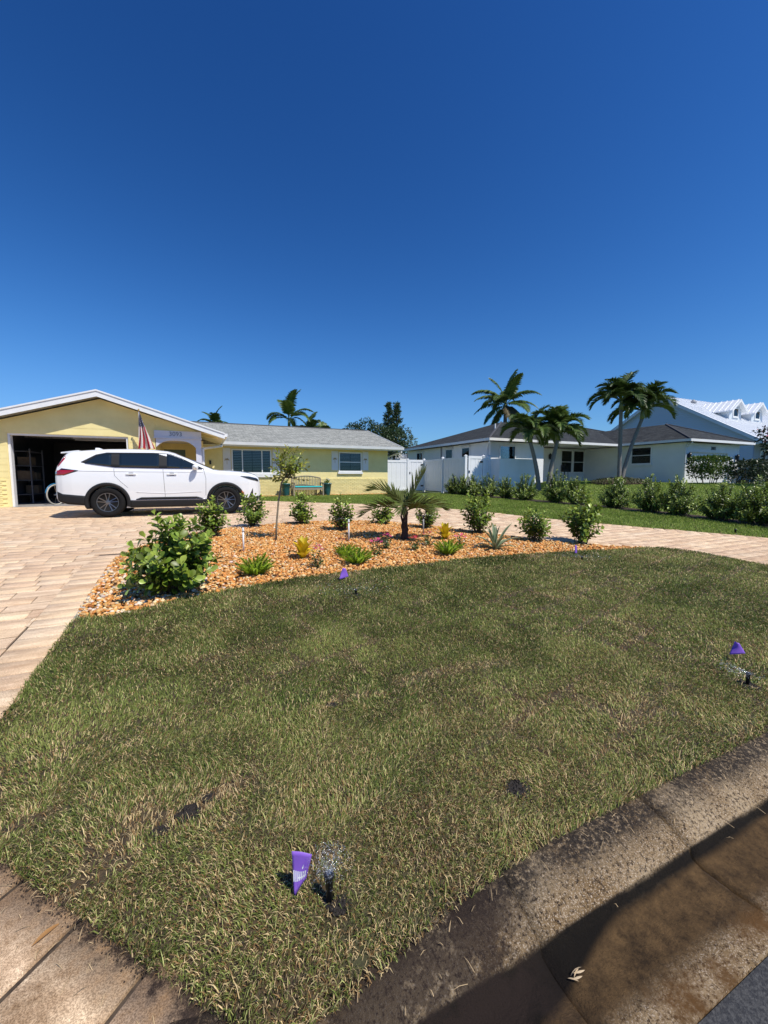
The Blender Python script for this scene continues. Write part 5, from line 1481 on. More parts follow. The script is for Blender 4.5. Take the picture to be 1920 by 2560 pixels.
def shrub(name, label, cat, loc, w, h, n, size, tplname, tpl_, m_old, m_new, n_obj, seed, group=None, gap=.05, rad=.006, t0=.3, tip=.85, low=.25, lift=0.0, base_r=.10):
    rng = np.random.default_rng(seed)
    root = thing(name, label, cat, loc, 0, group)
    curves, P, D, N, K = shoots(rng, w, h, n, t0, gap, base_r, low, lift)
    st = MB()
    for c in curves: st.tube(c, [rad, rad * .95, rad * .85, rad * .7, rad * .55, rad * .3], 5, False)
    s_ = st.build('stems', m_stem, root); s_['kind'] = 'stuff'
    sc = size * rng.uniform(.72, 1.15, len(P)) * np.where(K > .93, .8, 1)
    B = bases(D, N)
    young = (K > tip) & (rng.random(len(P)) < .75)
    tocam = -np.array(loc[:2]); tocam /= np.linalg.norm(tocam)
    score = P[:, :2] @ tocam / (w / 2) + .5 * P[:, 2] / h
    order = np.argsort(-score)
    objs = set(order[:n_obj].tolist())
    for i in order[:n_obj]:
        me = leaf_mesh(tplname, tpl_, m_new if young[i] else m_old)
        o = bpy.data.objects.new('leaf', me); COL.objects.link(o); o.parent = root
        M = Matrix(B[i].tolist()).to_4x4(); M.translation = P[i]
        o.matrix_local = M @ Matrix.Scale(float(sc[i]), 4)
    rest = np.array([i for i in range(len(P)) if i not in objs], int)
    for mm, sel in ((m_old, rest[~young[rest]]), (m_new, rest[young[rest]])):
        if len(sel):
            V, T = scatter(tpl_[0], tpl_[1], B[sel] * sc[sel][:, None, None], P[sel])
            o = link('foliage' if mm is m_old else 'young_foliage', fast_mesh('foliage', V, T, True), root, mm); o['kind'] = 'stuff'
    return root
def copy_tree(o, parent=None):
    c = o.copy(); COL.objects.link(c)
    if parent is not None: c.parent = parent
    for ch in list(o.children): copy_tree(ch, c)
    return c
G = 'clusia shrubs around the stone bed'
for (u, v, w, h, n, sz, no, lab) in (
    (-.30, 4.62, .86, .88, 56, .100, 300, 'largest round clusia shrub at the near left corner of the bed'),
    (.12, 7.72, .62, .72, 26, .088, 110, 'clusia shrub just behind the largest one, before the front wheel'),
    (.94, 8.70, .74, .74, 26, .088, 110, 'two stemmed clusia shrub in front of the car bonnet'),
    (1.96, 8.72, .66, .74, 26, .085, 110, 'open clusia shrub behind the slender staked tree'),
    (2.52, 7.56, .52, .86, 26, .080, 110, 'dark clusia shrub with a white riser in front, left of the palm'),
    (3.68, 8.15, .62, .56, 20, .085, 100, 'low clusia shrub half hidden behind the small palm'),
    (4.29, 7.25, .52, .74, 24, .080, 110, 'clusia shrub right behind the palm fronds on the right'),
    (4.96, 6.40, .70, .90, 32, .085, 120, 'dense clusia shrub behind the striped agave'),
    (5.49, 5.42, .64, .70, 24, .090, 110, 'clusia shrub right of the striped agave, second from the bed tip'),
    (6.20, 5.00, .78, .95, 30, .092, 120, 'tall clusia shrub at the right tip of the bed')):
    shrub('clusia_shrub', lab, 'shrub', on(u, v, -.01), w, h, int(n * 1.35), sz, 'clusia', T_CLUSIA, m_clusia, m_young, no, int(u * 100 + 900), G, gap=.045 if n > 50 else .05, base_r=.07, tip=.86)

# hedge along the property line: three grown prototypes, each copy its own object
HED = [(12.25, 18.0, .95, 1.0), (12.30, 17.2, .95, 1.0), (12.35, 16.35, 1.0, 1.02), (12.40, 15.3, 1.0, 1.05), (12.45, 14.1, .95, .98), (12.5, 12.95, 1.05, 1.05),
       (12.5, 11.35, .98, 1.2), (12.55, 10.45, .9, 1.0), (12.5, 8.9, .95, 1.02), (12.5, 7.75, 1.0, 1.08), (12.5, 6.95, 1.05, 1.08), (12.5, 5.95, .98, .98), (12.5, 5.15, 1.12, 1.12), (12.5, 4.2, 1.0, 1.0)]
hl = ['farthest hedge shrub, by the fence gate', 'second hedge shrub from the fence gate', 'third hedge shrub from the fence gate', 'hedge shrub in front of the left end of the privacy wall',
      'hedge shrub in front of the privacy wall', 'hedge shrub beside the leaning palm trunks', 'tallest narrow hedge shrub before the white porch', 'lower hedge shrub touching the tallest narrow one',
      'lone hedge shrub before the twin palms mound', 'left one of the hedge pair below the house window', 'right one of the hedge pair below the house window', 'hedge shrub in front of the clipped garage bush', 'large hedge shrub near the right edge, one in from it', 'last hedge shrub at the right edge']
protos = []
for i, (u, v, w, h) in enumerate(HED):
    if i < 3:
        r = shrub('hedge_shrub', 'dark green ' + hl[i], 'shrub', on(u, v, 0), 1.22, 1.06, 88, .090, 'oval', T_OVAL, m_hedge, m_hedge_y, 0, 300 + i, 'hedge shrubs along the property line', gap=.042, rad=.007, t0=.15, tip=.9, low=.1, base_r=.12)
        protos.append(r)
    else:
        r = copy_tree(protos[i % 3]); r['label'] = 'dark green ' + hl[i]
        r.location = on(u, v, 0)
    r.scale = (w * .9, w * .9, h); r.rotation_euler = (0, 0, i * 1.7)

# palms ---------------------------------------------------------------
def frond_mesh(rng, L, npair, leaf, e0, droop, wid, alpha0=75, alpha1=28, vee=.35, leafdroop=.5, bend=0.0, rad=.012):
    th = e0; p = np.zeros(3); pts, tan = [p.copy()], []
    S = 24
    for i in range(S):
        s = (i + .5) / S
        a = math.radians(e0 - droop * s ** 1.4); b = bend * s
        t = np.array((math.cos(a) * math.cos(b), math.cos(a) * math.sin(b), math.sin(a)))
        p = p + t * L / S; pts.append(p.copy()); tan.append(t)
    tan.append(tan[-1])
    mb = MB().tube(pts[::3], [rad * (1 - .85 * k / 8) for k in range(len(pts[::3]))], 5, False)
    V, Tq = list(mb.v), []
    for f in mb.f: Tq.append(f)
    Vn, Tn = [], []
    for k in range(npair):
        s = .16 + .84 * (k + .5) / npair
        i = min(int(s * S), S - 1); f = s * S - i
        pos = pts[i] * (1 - f) + pts[i + 1] * f; t = tan[i]
        side = np.cross((0, 0, 1.0), t); side /= np.linalg.norm(side) + 1e-6
        up = np.cross(t, side)
        ll = leaf * (math.sin(PI * (.12 + .83 * s)) ** .7) * rng.uniform(.88, 1.1)
        al = math.radians(alpha0 + (alpha1 - alpha0) * s)
        for sg in (-1, 1):
            d = t * math.cos(al + rng.normal(0, .08)) + side * sg * math.sin(al) + up * vee * rng.uniform(.6, 1.3)
            d /= np.linalg.norm(d)
            d2 = d + np.array((0, 0, -leafdroop * rng.uniform(.7, 1.3))); d2 /= np.linalg.norm(d2)
            wv = t * wid / 2 * rng.uniform(.8, 1.15)
            m1 = pos + d * ll * .5; tip = m1 + d2 * ll * .5
            b = len(Vn)
            Vn += [pos - wv * .5, pos + wv * .5, m1 + wv, m1 - wv, tip]
            Tn += [(b, b + 1, b + 2, b + 3), (b + 3, b + 2, b + 4)]
    o = len(V)
    me = bpy.data.meshes.new('frond')
    me.from_pydata([tuple(q) for q in V] + [tuple(q) for q in Vn], [], [tuple(f) for f in Tq] + [tuple(i + o for i in f) for f in Tn]); me.update()
    return me
m_palm = mat('palm_leaf', (.10, .155, .032), rough=.45, var=.4, hue=.015, transl=.28)
m_palm_d = mat('palm_leaf_dark', (.075, .12, .028), rough=.45, var=.4, transl=.25)
m_palm_o = mat('palm_leaf_old', (.13, .105, .055), rough=.6, var=.35, transl=.15)
m_palm_bed = mat('bed_palm_leaf', (.095, .115, .028), rough=.6, spec=.2, var=.25, transl=.22)
trunk_m = mat('palm_trunk', (.27, .25, .22), (.15, .135, .115), 12, .9, .5, 40, stretch=(1, 1, 7))
crown_m = mat('crownshaft', (.14, .19, .06), (.20, .22, .09), 6, .5)
def palm(label, base, top, r0, r1, fronds, seed, shaft=.5, nvar=4, m=None, old=0.0, curve=0.0, shaft_m=None, group=None, name='palm_tree', phase=0.0, **fk):
    rng = np.random.default_rng(seed)
    root = thing(name, label, 'palm tree', base, 0, group)
    top = Vector(top) - Vector(base)
    pts, rad = [], []
    K = 26
    for k in range(K + 1):
        t = k / K
        p = Vector((top.x * (t ** (1 + curve)), top.y * (t ** (1 + curve)), top.z * t)); pts.append(p)
        rad.append((r0 * 1.35 if k == 0 else r0 + (r1 - r0) * t) * (1.04 if k % 2 else .98))
    MB().tube(pts, rad, 12).build('trunk', trunk_m, root, True)
    if shaft: MB().tube([top, top + Vector((0, 0, shaft * .5)), top + Vector((0, 0, shaft))], [r1 * 1.35, r1 * 1.2, r1 * .55], 10).build('crownshaft', shaft_m or crown_m, root, True)
    ctr = top + Vector((0, 0, shaft * .9))
    cache = {}
    for i, (el, dr) in enumerate(fronds):
        az = phase + i * 2.39996 + rng.normal(0, .15)
        key = (el, dr)
        me = frond_mesh(rng, e0=el, droop=dr, bend=rng.normal(0, .25), **fk)
        mm = m_palm_o if (old and el < 5 and rng.random() < old) else (m or m_palm)
        o = link('frond', me, root, mm, loc=ctr, rot=(0, 0, az))
        sc = rng.uniform(.88, 1.08); o.scale = (sc, sc, sc)
    return root
def gxy(x, y, dz=0.0): return (x, y, float(zxy(x, y)) + dz)
royal_f = [(86, 30), (78, 45), (68, 55), (60, 70), (52, 75), (45, 80), (36, 75), (28, 70), (20, 65), (10, 60), (4, 55), (-8, 50), (-18, 45), (-30, 40), (-42, 30), (-25, 45), (64, 60), (40, 78), (15, 62), (32, 72)]
adon_f = [(84, 60), (74, 95), (66, 110), (58, 120), (50, 118), (44, 120), (36, 110), (28, 105), (20, 95), (62, 115), (40, 112), (52, 120), (70, 105), (30, 100), (46, 116), (60, 118), (24, 96), (78, 85)]
kw_royal = dict(L=3.2, npair=64, leaf=.85, wid=.12, leafdroop=.75, vee=.1, rad=.035)
kw_adon = dict(L=1.72, npair=50, leaf=.60, wid=.085, leafdroop=.55, vee=.45, rad=.022)
palm('tall palm with spreading crown behind the charcoal roof', gxy(10.6, 36.0), (10.75, 36.0, 7.15), .22, .16, royal_f, 1, shaft=.9, m=m_palm, old=.55, **kw_royal)
palm('arching palm with tapering trunk by the privacy wall, left of two', gxy(7.95, 20.6), (7.45, 20.6, 3.35), .12, .085, adon_f, 2, shaft=.4, curve=.6, m=m_palm, **kw_adon)
palm('arching palm with pale leaning trunk by the privacy wall, right of two', gxy(8.28, 20.2), (8.75, 20.4, 3.45), .13, .085, adon_f + [(15, 90)], 3, shaft=.4, curve=.5, m=m_palm, phase=1.0, **kw_adon)
palm('left palm of the tall pair with a straight slim trunk', (12.30, 21.0, 1.40), (12.22, 21.0, 5.05), .10, .085, adon_f, 4, shaft=.5, m=m_palm_d, phase=.5, **kw_adon)
palm('right palm of the tall pair with a trunk leaning right', (12.48, 21.05, 1.40), (13.45, 21.2, 4.60), .10, .08, adon_f, 5, shaft=.5, curve=.35, m=m_palm_d, phase=2.0, **kw_adon)
kw_bg = dict(L=2.9, npair=54, leaf=.75, wid=.12, leafdroop=.6, vee=.2, rad=.03)
bg_f = [(85, 40), (72, 60), (62, 80), (50, 90), (42, 95), (30, 90), (22, 80), (12, 70), (55, 85), (35, 92)]
palm('feathery palm with raised fronds above the yellow house ridge', gxy(-9.1, 38.5), (-9.0, 38.5, 6.4), .13, .10, bg_f + [(80, 50)], 6, shaft=.7, m=m_palm, **kw_bg)
palm('lower palm right of the feathery one above the ridge', gxy(-7.4, 39.5), (-7.3, 39.5, 5.5), .12, .09, bg_f, 7, shaft=.5, m=m_palm_d, phase=.7, **dict(kw_bg, L=2.0))
palm('small palm tips showing above the middle of the ridge', gxy(-5.9, 40.5), (-5.9, 40.5, 5.1), .12, .09, bg_f[:7], 8, shaft=.4, m=m_palm, phase=2.7, **dict(kw_bg, L=1.7))
palm('small distant palm above the left end of the ridge', gxy(-18.8, 45.0), (-18.8, 45, 6.85), .16, .13, bg_f[:8], 9, shaft=.6, m=m_palm_d, phase=.6, **dict(kw_bg, L=2.1, leaf=.7))
# the young palm in the bed, frond by frond
pb = thing('young_palm', 'young palm with dark brown trunk in the middle of the stone bed', 'palm tree', on(3.26, 6.28, -.01))
rngp = np.random.default_rng(40)
tr = [(0, 0, 0), (.005, 0, .08), (.01, 0, .2), (.012, .0, .34), (.02, 0, .50), (.02, 0, .62)]
MB().tube(tr, [.080, .068, .050, .044, .038, .030], 12).build('trunk', mat('brown_fibre', (.085, .045, .028), (.045, .026, .018), 18, .9, .8, 60, stretch=(3, 3, .6)), pb, True)
for s in range(7):
    a = s * 2.4; MB().tube([(.03 * math.cos(a), .03 * math.sin(a), .10 + .06 * s), (.06 * math.cos(a), .06 * math.sin(a), .20 + .06 * s), (.05 * math.cos(a), .05 * math.sin(a), .27 + .06 * s)], [.022, .018, .006], 5).build('leaf_base', MATS['brown_fibre'], pb, True)
for az, el, dr, L, sc_ in ((175, 64, 88, 1.0, 1), (20, 66, 16, .95, .4), (190, 24, 70, .98, 1), (262, 52, 120, .80, 1), (2, 34, 78, .92, 1), (-35, 30, 75, .62, 1), (130, 55, 70, .7, 1)):
    me = frond_mesh(rngp, L * .85, 27, .40, el, dr, .040, 66 * sc_, 20 * sc_, .40, .16, rngp.normal(0, .15), .013)
    link('frond', me, pb, m_palm_bed, loc=(.02, 0, .52), rot=(0, 0, math.radians(az)))

# slender staked tree
lt = shrub('young_tree', 'slender young citrus tree with thin trunk in the left of the bed', 'tree', on(1.13, 6.96, 0), .72, .66, 30, .080, 'oval', T_OVAL, m_lime, mat('lime_yellow_leaf', (.38, .34, .04), rough=.45, var=.3, transl=.3), 150, 61, None, gap=.055, rad=.005, t0=.25, tip=.95, low=-.3, lift=0)
for ch in lt.children: ch.location.z += 1.08; ch.location.x += .22
MB().tube([(0, 0, -.02), (.02, 0, .3), (.06, .01, .7), (.12, .0, 1.0), (.22, 0, 1.16)], [.020, .017, .015, .014, .010], 8).build('trunk', mat('pale_bark', (.30, .25, .17), (.20, .16, .10), 20, .9), lt, True)

# broad trees and pine behind ------------------------------------------
def tree(label, base, lumps, leaf, n, m, seed, th=2.0, r0=.16, name='tree', cat='tree', flowers=None, group=None):
    rng = np.random.default_rng(seed)
    root = thing(name, label, cat, base, 0, group)
    tk = MB().tube([(0, 0, -.1), (.05, .02, th * .5), (.02, 0, th)], [r0, r0 * .8, r0 * .65], 10)
    tk.build('trunk', bark, root, True)
    lb = MB()
    P, D = [], []
    for (cx_, cy_, cz_, rx, rz) in lumps:
        lb.tube([(.02, 0, th * .85), (cx_ * .5, cy_ * .5, (th + cz_) / 2), (cx_, cy_, cz_)], [r0 * .5, r0 * .32, .02], 6, False)
        k = int(n * (rx * rx * rz) ** .6)
        q = rng.normal(size=(k, 3)); q /= np.linalg.norm(q, axis=1)[:, None]
        rad = rng.uniform(.45, 1.05, k) ** .6 * (1 + .22 * np.sin(q[:, 0] * 5 + cx_ * 3) * np.cos(q[:, 1] * 4 + q[:, 2] * 6))
        P.append(q * rad[:, None] * (rx, rx, rz) + (cx_, cy_, cz_)); D.append(q + rng.normal(0, .7, (k, 3)) + (0, 0, -.25))
    lb.build('limbs', bark, root)['kind'] = 'stuff'
    P, D = np.vstack(P), np.vstack(D)
    B = bases(D, rng.normal(0, .6, P.shape) + (0, 0, 1)) * (leaf * rng.uniform(.6, 1.3, len(P)))[:, None, None]
    V, T = scatter(T_SMALL[0], T_SMALL[1], B, P)
    o = link('crown', fast_mesh('crown', V, T, True), root, m); o['kind'] = 'stuff'
    if flowers:
        sel = rng.choice(len(P), flowers, False); sel = sel[np.argsort(-P[sel, 2])][:flowers * 2 // 3]
        V, T = scatter(T_SMALL[0], T_SMALL[1], bases(rng.normal(size=(len(sel), 3)), rng.normal(size=(len(sel), 3))) * (leaf * .9), P[sel] * 1.04)
        o = link('blossom', fast_mesh('blossom', V, T), root, mat('pink_blossom', (.55, .16, .20), rough=.7, var=.3)); o['kind'] = 'stuff'
    return root
m_tree = mat('tree_leaf', (.038, .068, .016), rough=.45, var=.5, hue=.02, transl=.15)
m_tree2 = mat('tree_leaf_pale', (.10, .13, .04), rough=.5, var=.4, transl=.2)
m_myrtle = mat('myrtle_leaf', (.030, .050, .018), rough=.4, var=.55, hue=.03, transl=.12)
tree('dark broad tree behind the right end of the yellow house', gxy(-2.2, 42), [(-.9, 0, 5.3, 1.1, .9), (.4, 0, 5.6, 1.2, 1.0), (1.5, .3, 5.0, 1.2, 1.2), (0, 0, 4.4, 2.2, 1.0)], .22, 900, m_tree, 71, 3.2, group='trees behind the yellow house')
tree('rounded tree between the pine and the fence', gxy(1.0, 41), [(-.8, 0, 4.4, 1.2, 1.0), (.2, 0, 4.2, 1.2, 1.1), (-.2, 0, 3.3, 1.5, .9)], .20, 900, m_tree, 72, 2.6, group='trees behind the yellow house')
tree('pale wispy shrub top beside the white house roof', gxy(2.5, 43), [(0, 0, 4.2, .55, 1.2), (.4, 0, 3.6, .6, 1.0)], .20, 700, m_tree2, 73, 2.6, r0=.08, group='trees behind the yellow house')
tree('dark leafy tree with pink blossoms at the right edge', gxy(20.0, 19.2), [(-.2, 0, 3.4, 1.0, .7), (-1.1, .2, 2.6, .8, .5), (.5, 0, 2.8, 1.2, .9), (-.7, -.1, 1.9, 1.0, .6), (.3, .2, 1.7, 1.2, .6), (-1.35, 0, 2.05, .55, .3), (-.5, 0, 4.1, .5, .35)], .17, 800, m_myrtle, 74, 1.6, .10, flowers=260)
pine = thing('pine_tree', 'dark layered pine rising behind the yellow house', 'tree', gxy(.55, 50))
MB().tube([(0, 0, 0), (0, 0, 9.4)], [.2, .03], 8).build('trunk', bark, pine)
MB().tube([(1.0, .3, 0), (1.0, .3, 9.2)], [.16, .03], 8).build('trunk', bark, pine)
rng = np.random.default_rng(75); P, D = [], []; lb = MB()
for cx_, top_ in ((0.0, 9.4), (1.0, 9.2)):
    z = 3.0
    while z < top_ - .1:
        R = .25 + (top_ - z) * .16
        for k in range(7):
            a = rng.uniform(0, 2 * PI); r = R * rng.uniform(.75, 1.15)
            e = np.array((cx_ + r * math.cos(a), .3 * cx_ + r * math.sin(a), z + r * .35)); b = np.array((cx_, .3 * cx_, z))
            lb.tube([b, (b + e) / 2 + (0, 0, -.05), e], [.03, .02, .008], 4, False)
            m = int(26 * r) + 10; t = rng.uniform(.25, 1.05, m)[:, None]
            P.append(b + (e - b) * t + rng.normal(0, .07, (m, 3))); D.append((e - b)[None] * .5 + rng.normal(0, .35, (m, 3)) + (0, 0, .2))
        z += .32
lb.build('branches', bark, pine)['kind'] = 'stuff'
P, D = np.vstack(P), np.vstack(D)
V, T = scatter(T_SMALL[0] * (1, .6, 1), T_SMALL[1], bases(D, rng.normal(0, 1, P.shape)) * .30, P)
link('crown', fast_mesh('crown', V, T, True), pine, m_tree)['kind'] = 'stuff'

# clipped bush, dark shrubs and the mound at the white house
def clipped(label, base, sx_, sy_, h, n, leaf, m, seed, clear=.3, name='clipped_bush', rz=A):
    rng = np.random.default_rng(seed); root = thing(name, label, 'bush', base, rz)
    q = rng.uniform(-1, 1, (n, 3)); ax = rng.integers(0, 3, n); shell = rng.random(n) < .65
    for a in range(3):
        k = shell & (ax == a); q[k, a] = np.sign(q[k, a] + (.6 if a == 2 else 0)) * rng.uniform(.85, 1.05, k.sum())
    q *= (1 - .10 * (np.abs(q[:, [1, 2, 0]]) ** 4))
    P = q * (sx_ / 2, sy_ / 2, (h - clear) / 2) + (0, 0, clear + (h - clear) / 2)
    P[:, 2] = np.where((P[:, 2] < clear + .25) & (rng.random(n) < .6), P[:, 2] + .4, P[:, 2])
    B = bases(rng.normal(0, 1, (n, 3)) + q * .8, rng.normal(0, .5, (n, 3)) + (0, 0, 1)) * (leaf * rng.uniform(.6, 1.25, n))[:, None, None]
    V, T = scatter(*T_SMALL, B, P)
    link('foliage', fast_mesh('foliage', V, T, True), root, m)['kind'] = 'stuff'
    st = MB()
    for k in range(9):
        x, y = rng.uniform(-.4, .4) * sx_, rng.uniform(-.3, .3) * sy_
        st.tube([(x * .6, y * .6, -.05), (x, y, clear + .3), (x * 1.3, y * 1.2, h * .8)], [.02, .015, .006], 5, False)
    st.build('stems', bark, root)['kind'] = 'stuff'
    return root
m_clip = mat('clipped_leaf', (.085, .14, .022), rough=.4, var=.4, hue=.02, transl=.2)
bx_, by_ = 16.9, 20.9
clipped('clipped light green bush before the white garage door', gxy(bx_, by_, -.03), 2.1, 1.1, 1.42, 3600, .13, m_clip, 81, .35)
clipped('dark low shrub right of the white garage door', gxy(20.0, 22.0, -.03), 2.0, 1.2, 1.2, 2200, .14, m_myrtle, 82, .1)
clipped('dark low shrub left of the porch at the tall house', gxy(22.8, 24.5, -.03), 2.0, 1.4, 1.4, 2000, .15, m_myrtle, 83, .1)
rng = np.random.default_rng(84); mo = thing('ground_cover_mound', 'low round mound of ground cover under the tall palm pair', 'ground cover', (12.35, 20.95, 1.22))
MB().lathe([(1.35, -.1), (1.25, .08), (.9, .2), (.4, .25), (.05, .26)], 24).build('earth', soil, mo, True)
k = 2600; r = np.sqrt(rng.random(k)) * 1.38; a = rng.uniform(0, 2 * PI, k)
P = np.stack([r * np.cos(a), r * np.sin(a), .28 - .16 * r ** 2 / 1.6 + rng.uniform(-.05, .06, k)], -1)
V, T = scatter(*T_SMALL, bases(rng.normal(0, 1, (k, 3)) + (0, 0, .5), rng.normal(0, .5, (k, 3)) + (0, 0, 1)) * .10, P)
link('foliage', fast_mesh('foliage', V, T, True), mo, mat('mound_leaf', (.11, .115, .045), rough=.5, var=.4, transl=.2))['kind'] = 'stuff'
# plants in the pots
for pt, lab, sd in ((potL, 'leafy plant growing in the left teal pot', 91), (potR, 'small white flowered plant in the right teal pot', 92)):
    l_ = pt.location
    shrub('potted_plant', lab, 'plant', (l_.x, l_.y, l_.z + .54), .42, .34, 14, .09, 'oval', T_OVAL, m_hedge, mat('white_flower', (.7, .7, .66), rough=.6) if sd == 92 else m_clusia, 0, sd, None, gap=.05, rad=.004, tip=.93)

# bromeliads, ferns, flowers, agave -------------------------------------
def strap_mesh(L, w, e0, droop, cols=None, n=7, gut=.25):
    p = np.zeros(3); V, C = [], []
    for i in range(n + 1):
        s = i / n; a = math.radians(e0 - droop * s ** 1.5)
        ww = w / 2 * (.75 + .5 * math.sin(PI * min(s * .9 + .05, 1)) ) * (1 if s < .8 else max(.03, (1 - s) / .2))
        t = np.array((math.cos(a), 0, math.sin(a))); nrm = np.array((-math.sin(a), 0, math.cos(a)))
        for q in (-1, -.55, 0, .55, 1):
            V.append(p + np.array((0, q * ww, 0)) + nrm * gut * abs(q) * ww)
            if cols: C.append(cols[1] if abs(q) > .8 else cols[0])
        p = p + t * L / n
    Fq = [(i * 5 + j, (i + 1) * 5 + j, (i + 1) * 5 + j + 1, i * 5 + j + 1) for i in range(n) for j in range(4)]
    return fast_mesh('leaf', V, Fq, True, np.array(C) if cols else None)
m_brom = mat('bromeliad_leaf', (.80, .56, .02), (.66, .54, .03), 9, .35, var=.2, transl=.3)
bm_ = [strap_mesh(.30, .075, 82, 25), strap_mesh(.27, .08, 72, 45), strap_mesh(.22, .075, 55, 70)]
for q in bm_: q.materials.append(m_brom)
for lab, u, v, sd in (('yellow bromeliad in the left of the bed', 1.27, 5.55, 1), ('yellow bromeliad right of the young palm', 3.95, 6.03, 2)):
    b = thing('bromeliad', lab, 'plant', on(u, v, -.01), sd, 'yellow bromeliads in the stone bed')
    for k in range(15): link('leaf', bm_[k // 5], b, loc=(0, 0, .01), rot=(0, 0, k * 2.4 + .2 * math.sin(k)), scale=(1.12, 1.12, 1.12 + .06 * math.sin(k * 3)))
m_fern = mat('fern_needle', (.36, .50, .03), rough=.5, var=.35, hue=.02, transl=.3)
def plume(seed):
    rng = np.random.default_rng(seed); V, T = [], []
    for i in range(420):
        s = rng.random() ** .8; z = .04 + .26 * s; x = .05 * s * s
        a = rng.uniform(0, 2 * PI); r = .048 * math.sin(PI * (.15 + .8 * s)); b = len(V)
        c = np.array((x, 0, z)); d = np.array((math.cos(a) * r, math.sin(a) * r, .018)); wv = np.array((-math.sin(a), math.cos(a), 0)) * .003
        V += [c - wv, c + wv, c + d]; T.append((b, b + 1, b + 2))
    return fast_mesh('frond', V, T)
plm = [plume(k) for k in range(3)]
for q in plm: q.materials.append(m_fern)
for lab, u, v, s in (('bright green foxtail fern nearest the lawn on the left', .56, 4.98, .84), ('bright green foxtail fern in front of the flowers', 1.89, 5.04, .78), ('smaller foxtail fern behind the red flowers', 1.90, 5.50, .6), ('bright green foxtail fern below the right bromeliad', 3.38, 5.08, .82)):
    b = thing('foxtail_fern', lab, 'fern', on(u, v, .0), u * 3, 'foxtail ferns in the stone bed')
    rr = random.Random(int(u * 100))
    for k in range(30):
        a = k * 2.4; t = .85 * math.sqrt((k + .5) / 30)
        o = link('frond', plm[k % 3], b, loc=(.05 * t * math.cos(a), .05 * t * math.sin(a), 0)); o.rotation_euler = (rr.uniform(-.1, .1), t * 1.0, a); q = s * rr.uniform(.8, 1.15); o.scale = (q, q, q)
def petal_flower(seed):
    V, Fq = [(0, 0, .002)], []
    for k in range(5):
        a = 2 * PI * k / 5; b = len(V)
        for r, d in ((.010, -.35), (.022, -.5), (.026, 0), (.022, .5), (.010, .35)): V.append((r * math.cos(a + d), r * math.sin(a + d), .004 + r * .12))
        Fq += [(0, b, b + 1, b + 2), (0, b + 2, b + 3, b + 4)]
    return fast_mesh('flower', V, Fq)
pf = petal_flower(0); pf2 = pf.copy()
pf.materials.append(mat('pink_petal', (.70, .07, .22), rough=.5, var=.25, transl=.25)); pf2.materials.append(mat('red_petal', (.60, .03, .07), rough=.5, var=.25, transl=.25))
m_fl = mat('flower_leaf', (.075, .13, .025), rough=.45, var=.4, transl=.2)
for lab, u, v, h, me in (('pink flowered plant beside the left bromeliad', 1.33, 5.02, .28, pf), ('pink flowered plant left of the palm shadow', 2.32, 5.36, .24, pf), ('pink flowered plant nearest the palm trunk on the left', 2.62, 5.70, .24, pf),
                          ('red flowered plant just right of the palm', 3.01, 5.46, .22, pf2), ('pink flowered plant behind the red flowers', 3.40, 5.68, .22, pf), ('pink flowered plant behind the right fern', 3.80, 5.36, .22, pf), ('red flowered sprig behind the middle fern', 1.88, 5.68, .20, pf2)):
    b = shrub('flower_plant', lab, 'flower', on(u, v, .0), .24, h, 12, .045, 'oval', T_OVAL, m_fl, m_fl, 0, int(u * 77), 'small flowers in the stone bed', gap=.035, rad=.003, tip=2)
    rr = random.Random(int(v * 100))
    for k in range(7):
        a = k * 2.4; r = .10 * math.sqrt((k + .5) / 7)
        o = link('flower', me, b, loc=(r * math.cos(a), r * math.sin(a), h * (.78 + .28 * (1 - (r / .11) ** 2)) + .012)); o.rotation_euler = (rr.uniform(-.6, .6), rr.uniform(-.6, .6), a); s = rr.uniform(.9, 1.3); o.scale = (s, s, s)
ag = thing('striped_agave', 'cream striped agave with long sword leaves right of the palm', 'plant', on(4.33, 5.12, -.01))
m_ag = mat('agave_leaf', (1, 1, 1), attr='col', rough=.4, transl=.15)
cc = ((.17, .22, .11), (.50, .50, .30))
for az, el, dr, L in ((0, 84, 10, .42), (95, 78, 20, .46), (182, 76, 15, .44), (20, 62, 25, .55), (200, 66, 40, .45), (290, 60, 50, .40), (345, 48, 55, .46), (150, 50, 70, .45), (35, 42, 70, .42), (240, 48, 75, .38), (320, 35, 60, .36), (185, 36, 70, .38), (75, 70, 30, .45), (120, 70, 30, .40)):
    me = strap_mesh(L, .055, el, dr, cc, 8, .5); me.materials.append(m_ag)
    link('leaf', me, ag, rot=(0, 0, math.radians(az)))

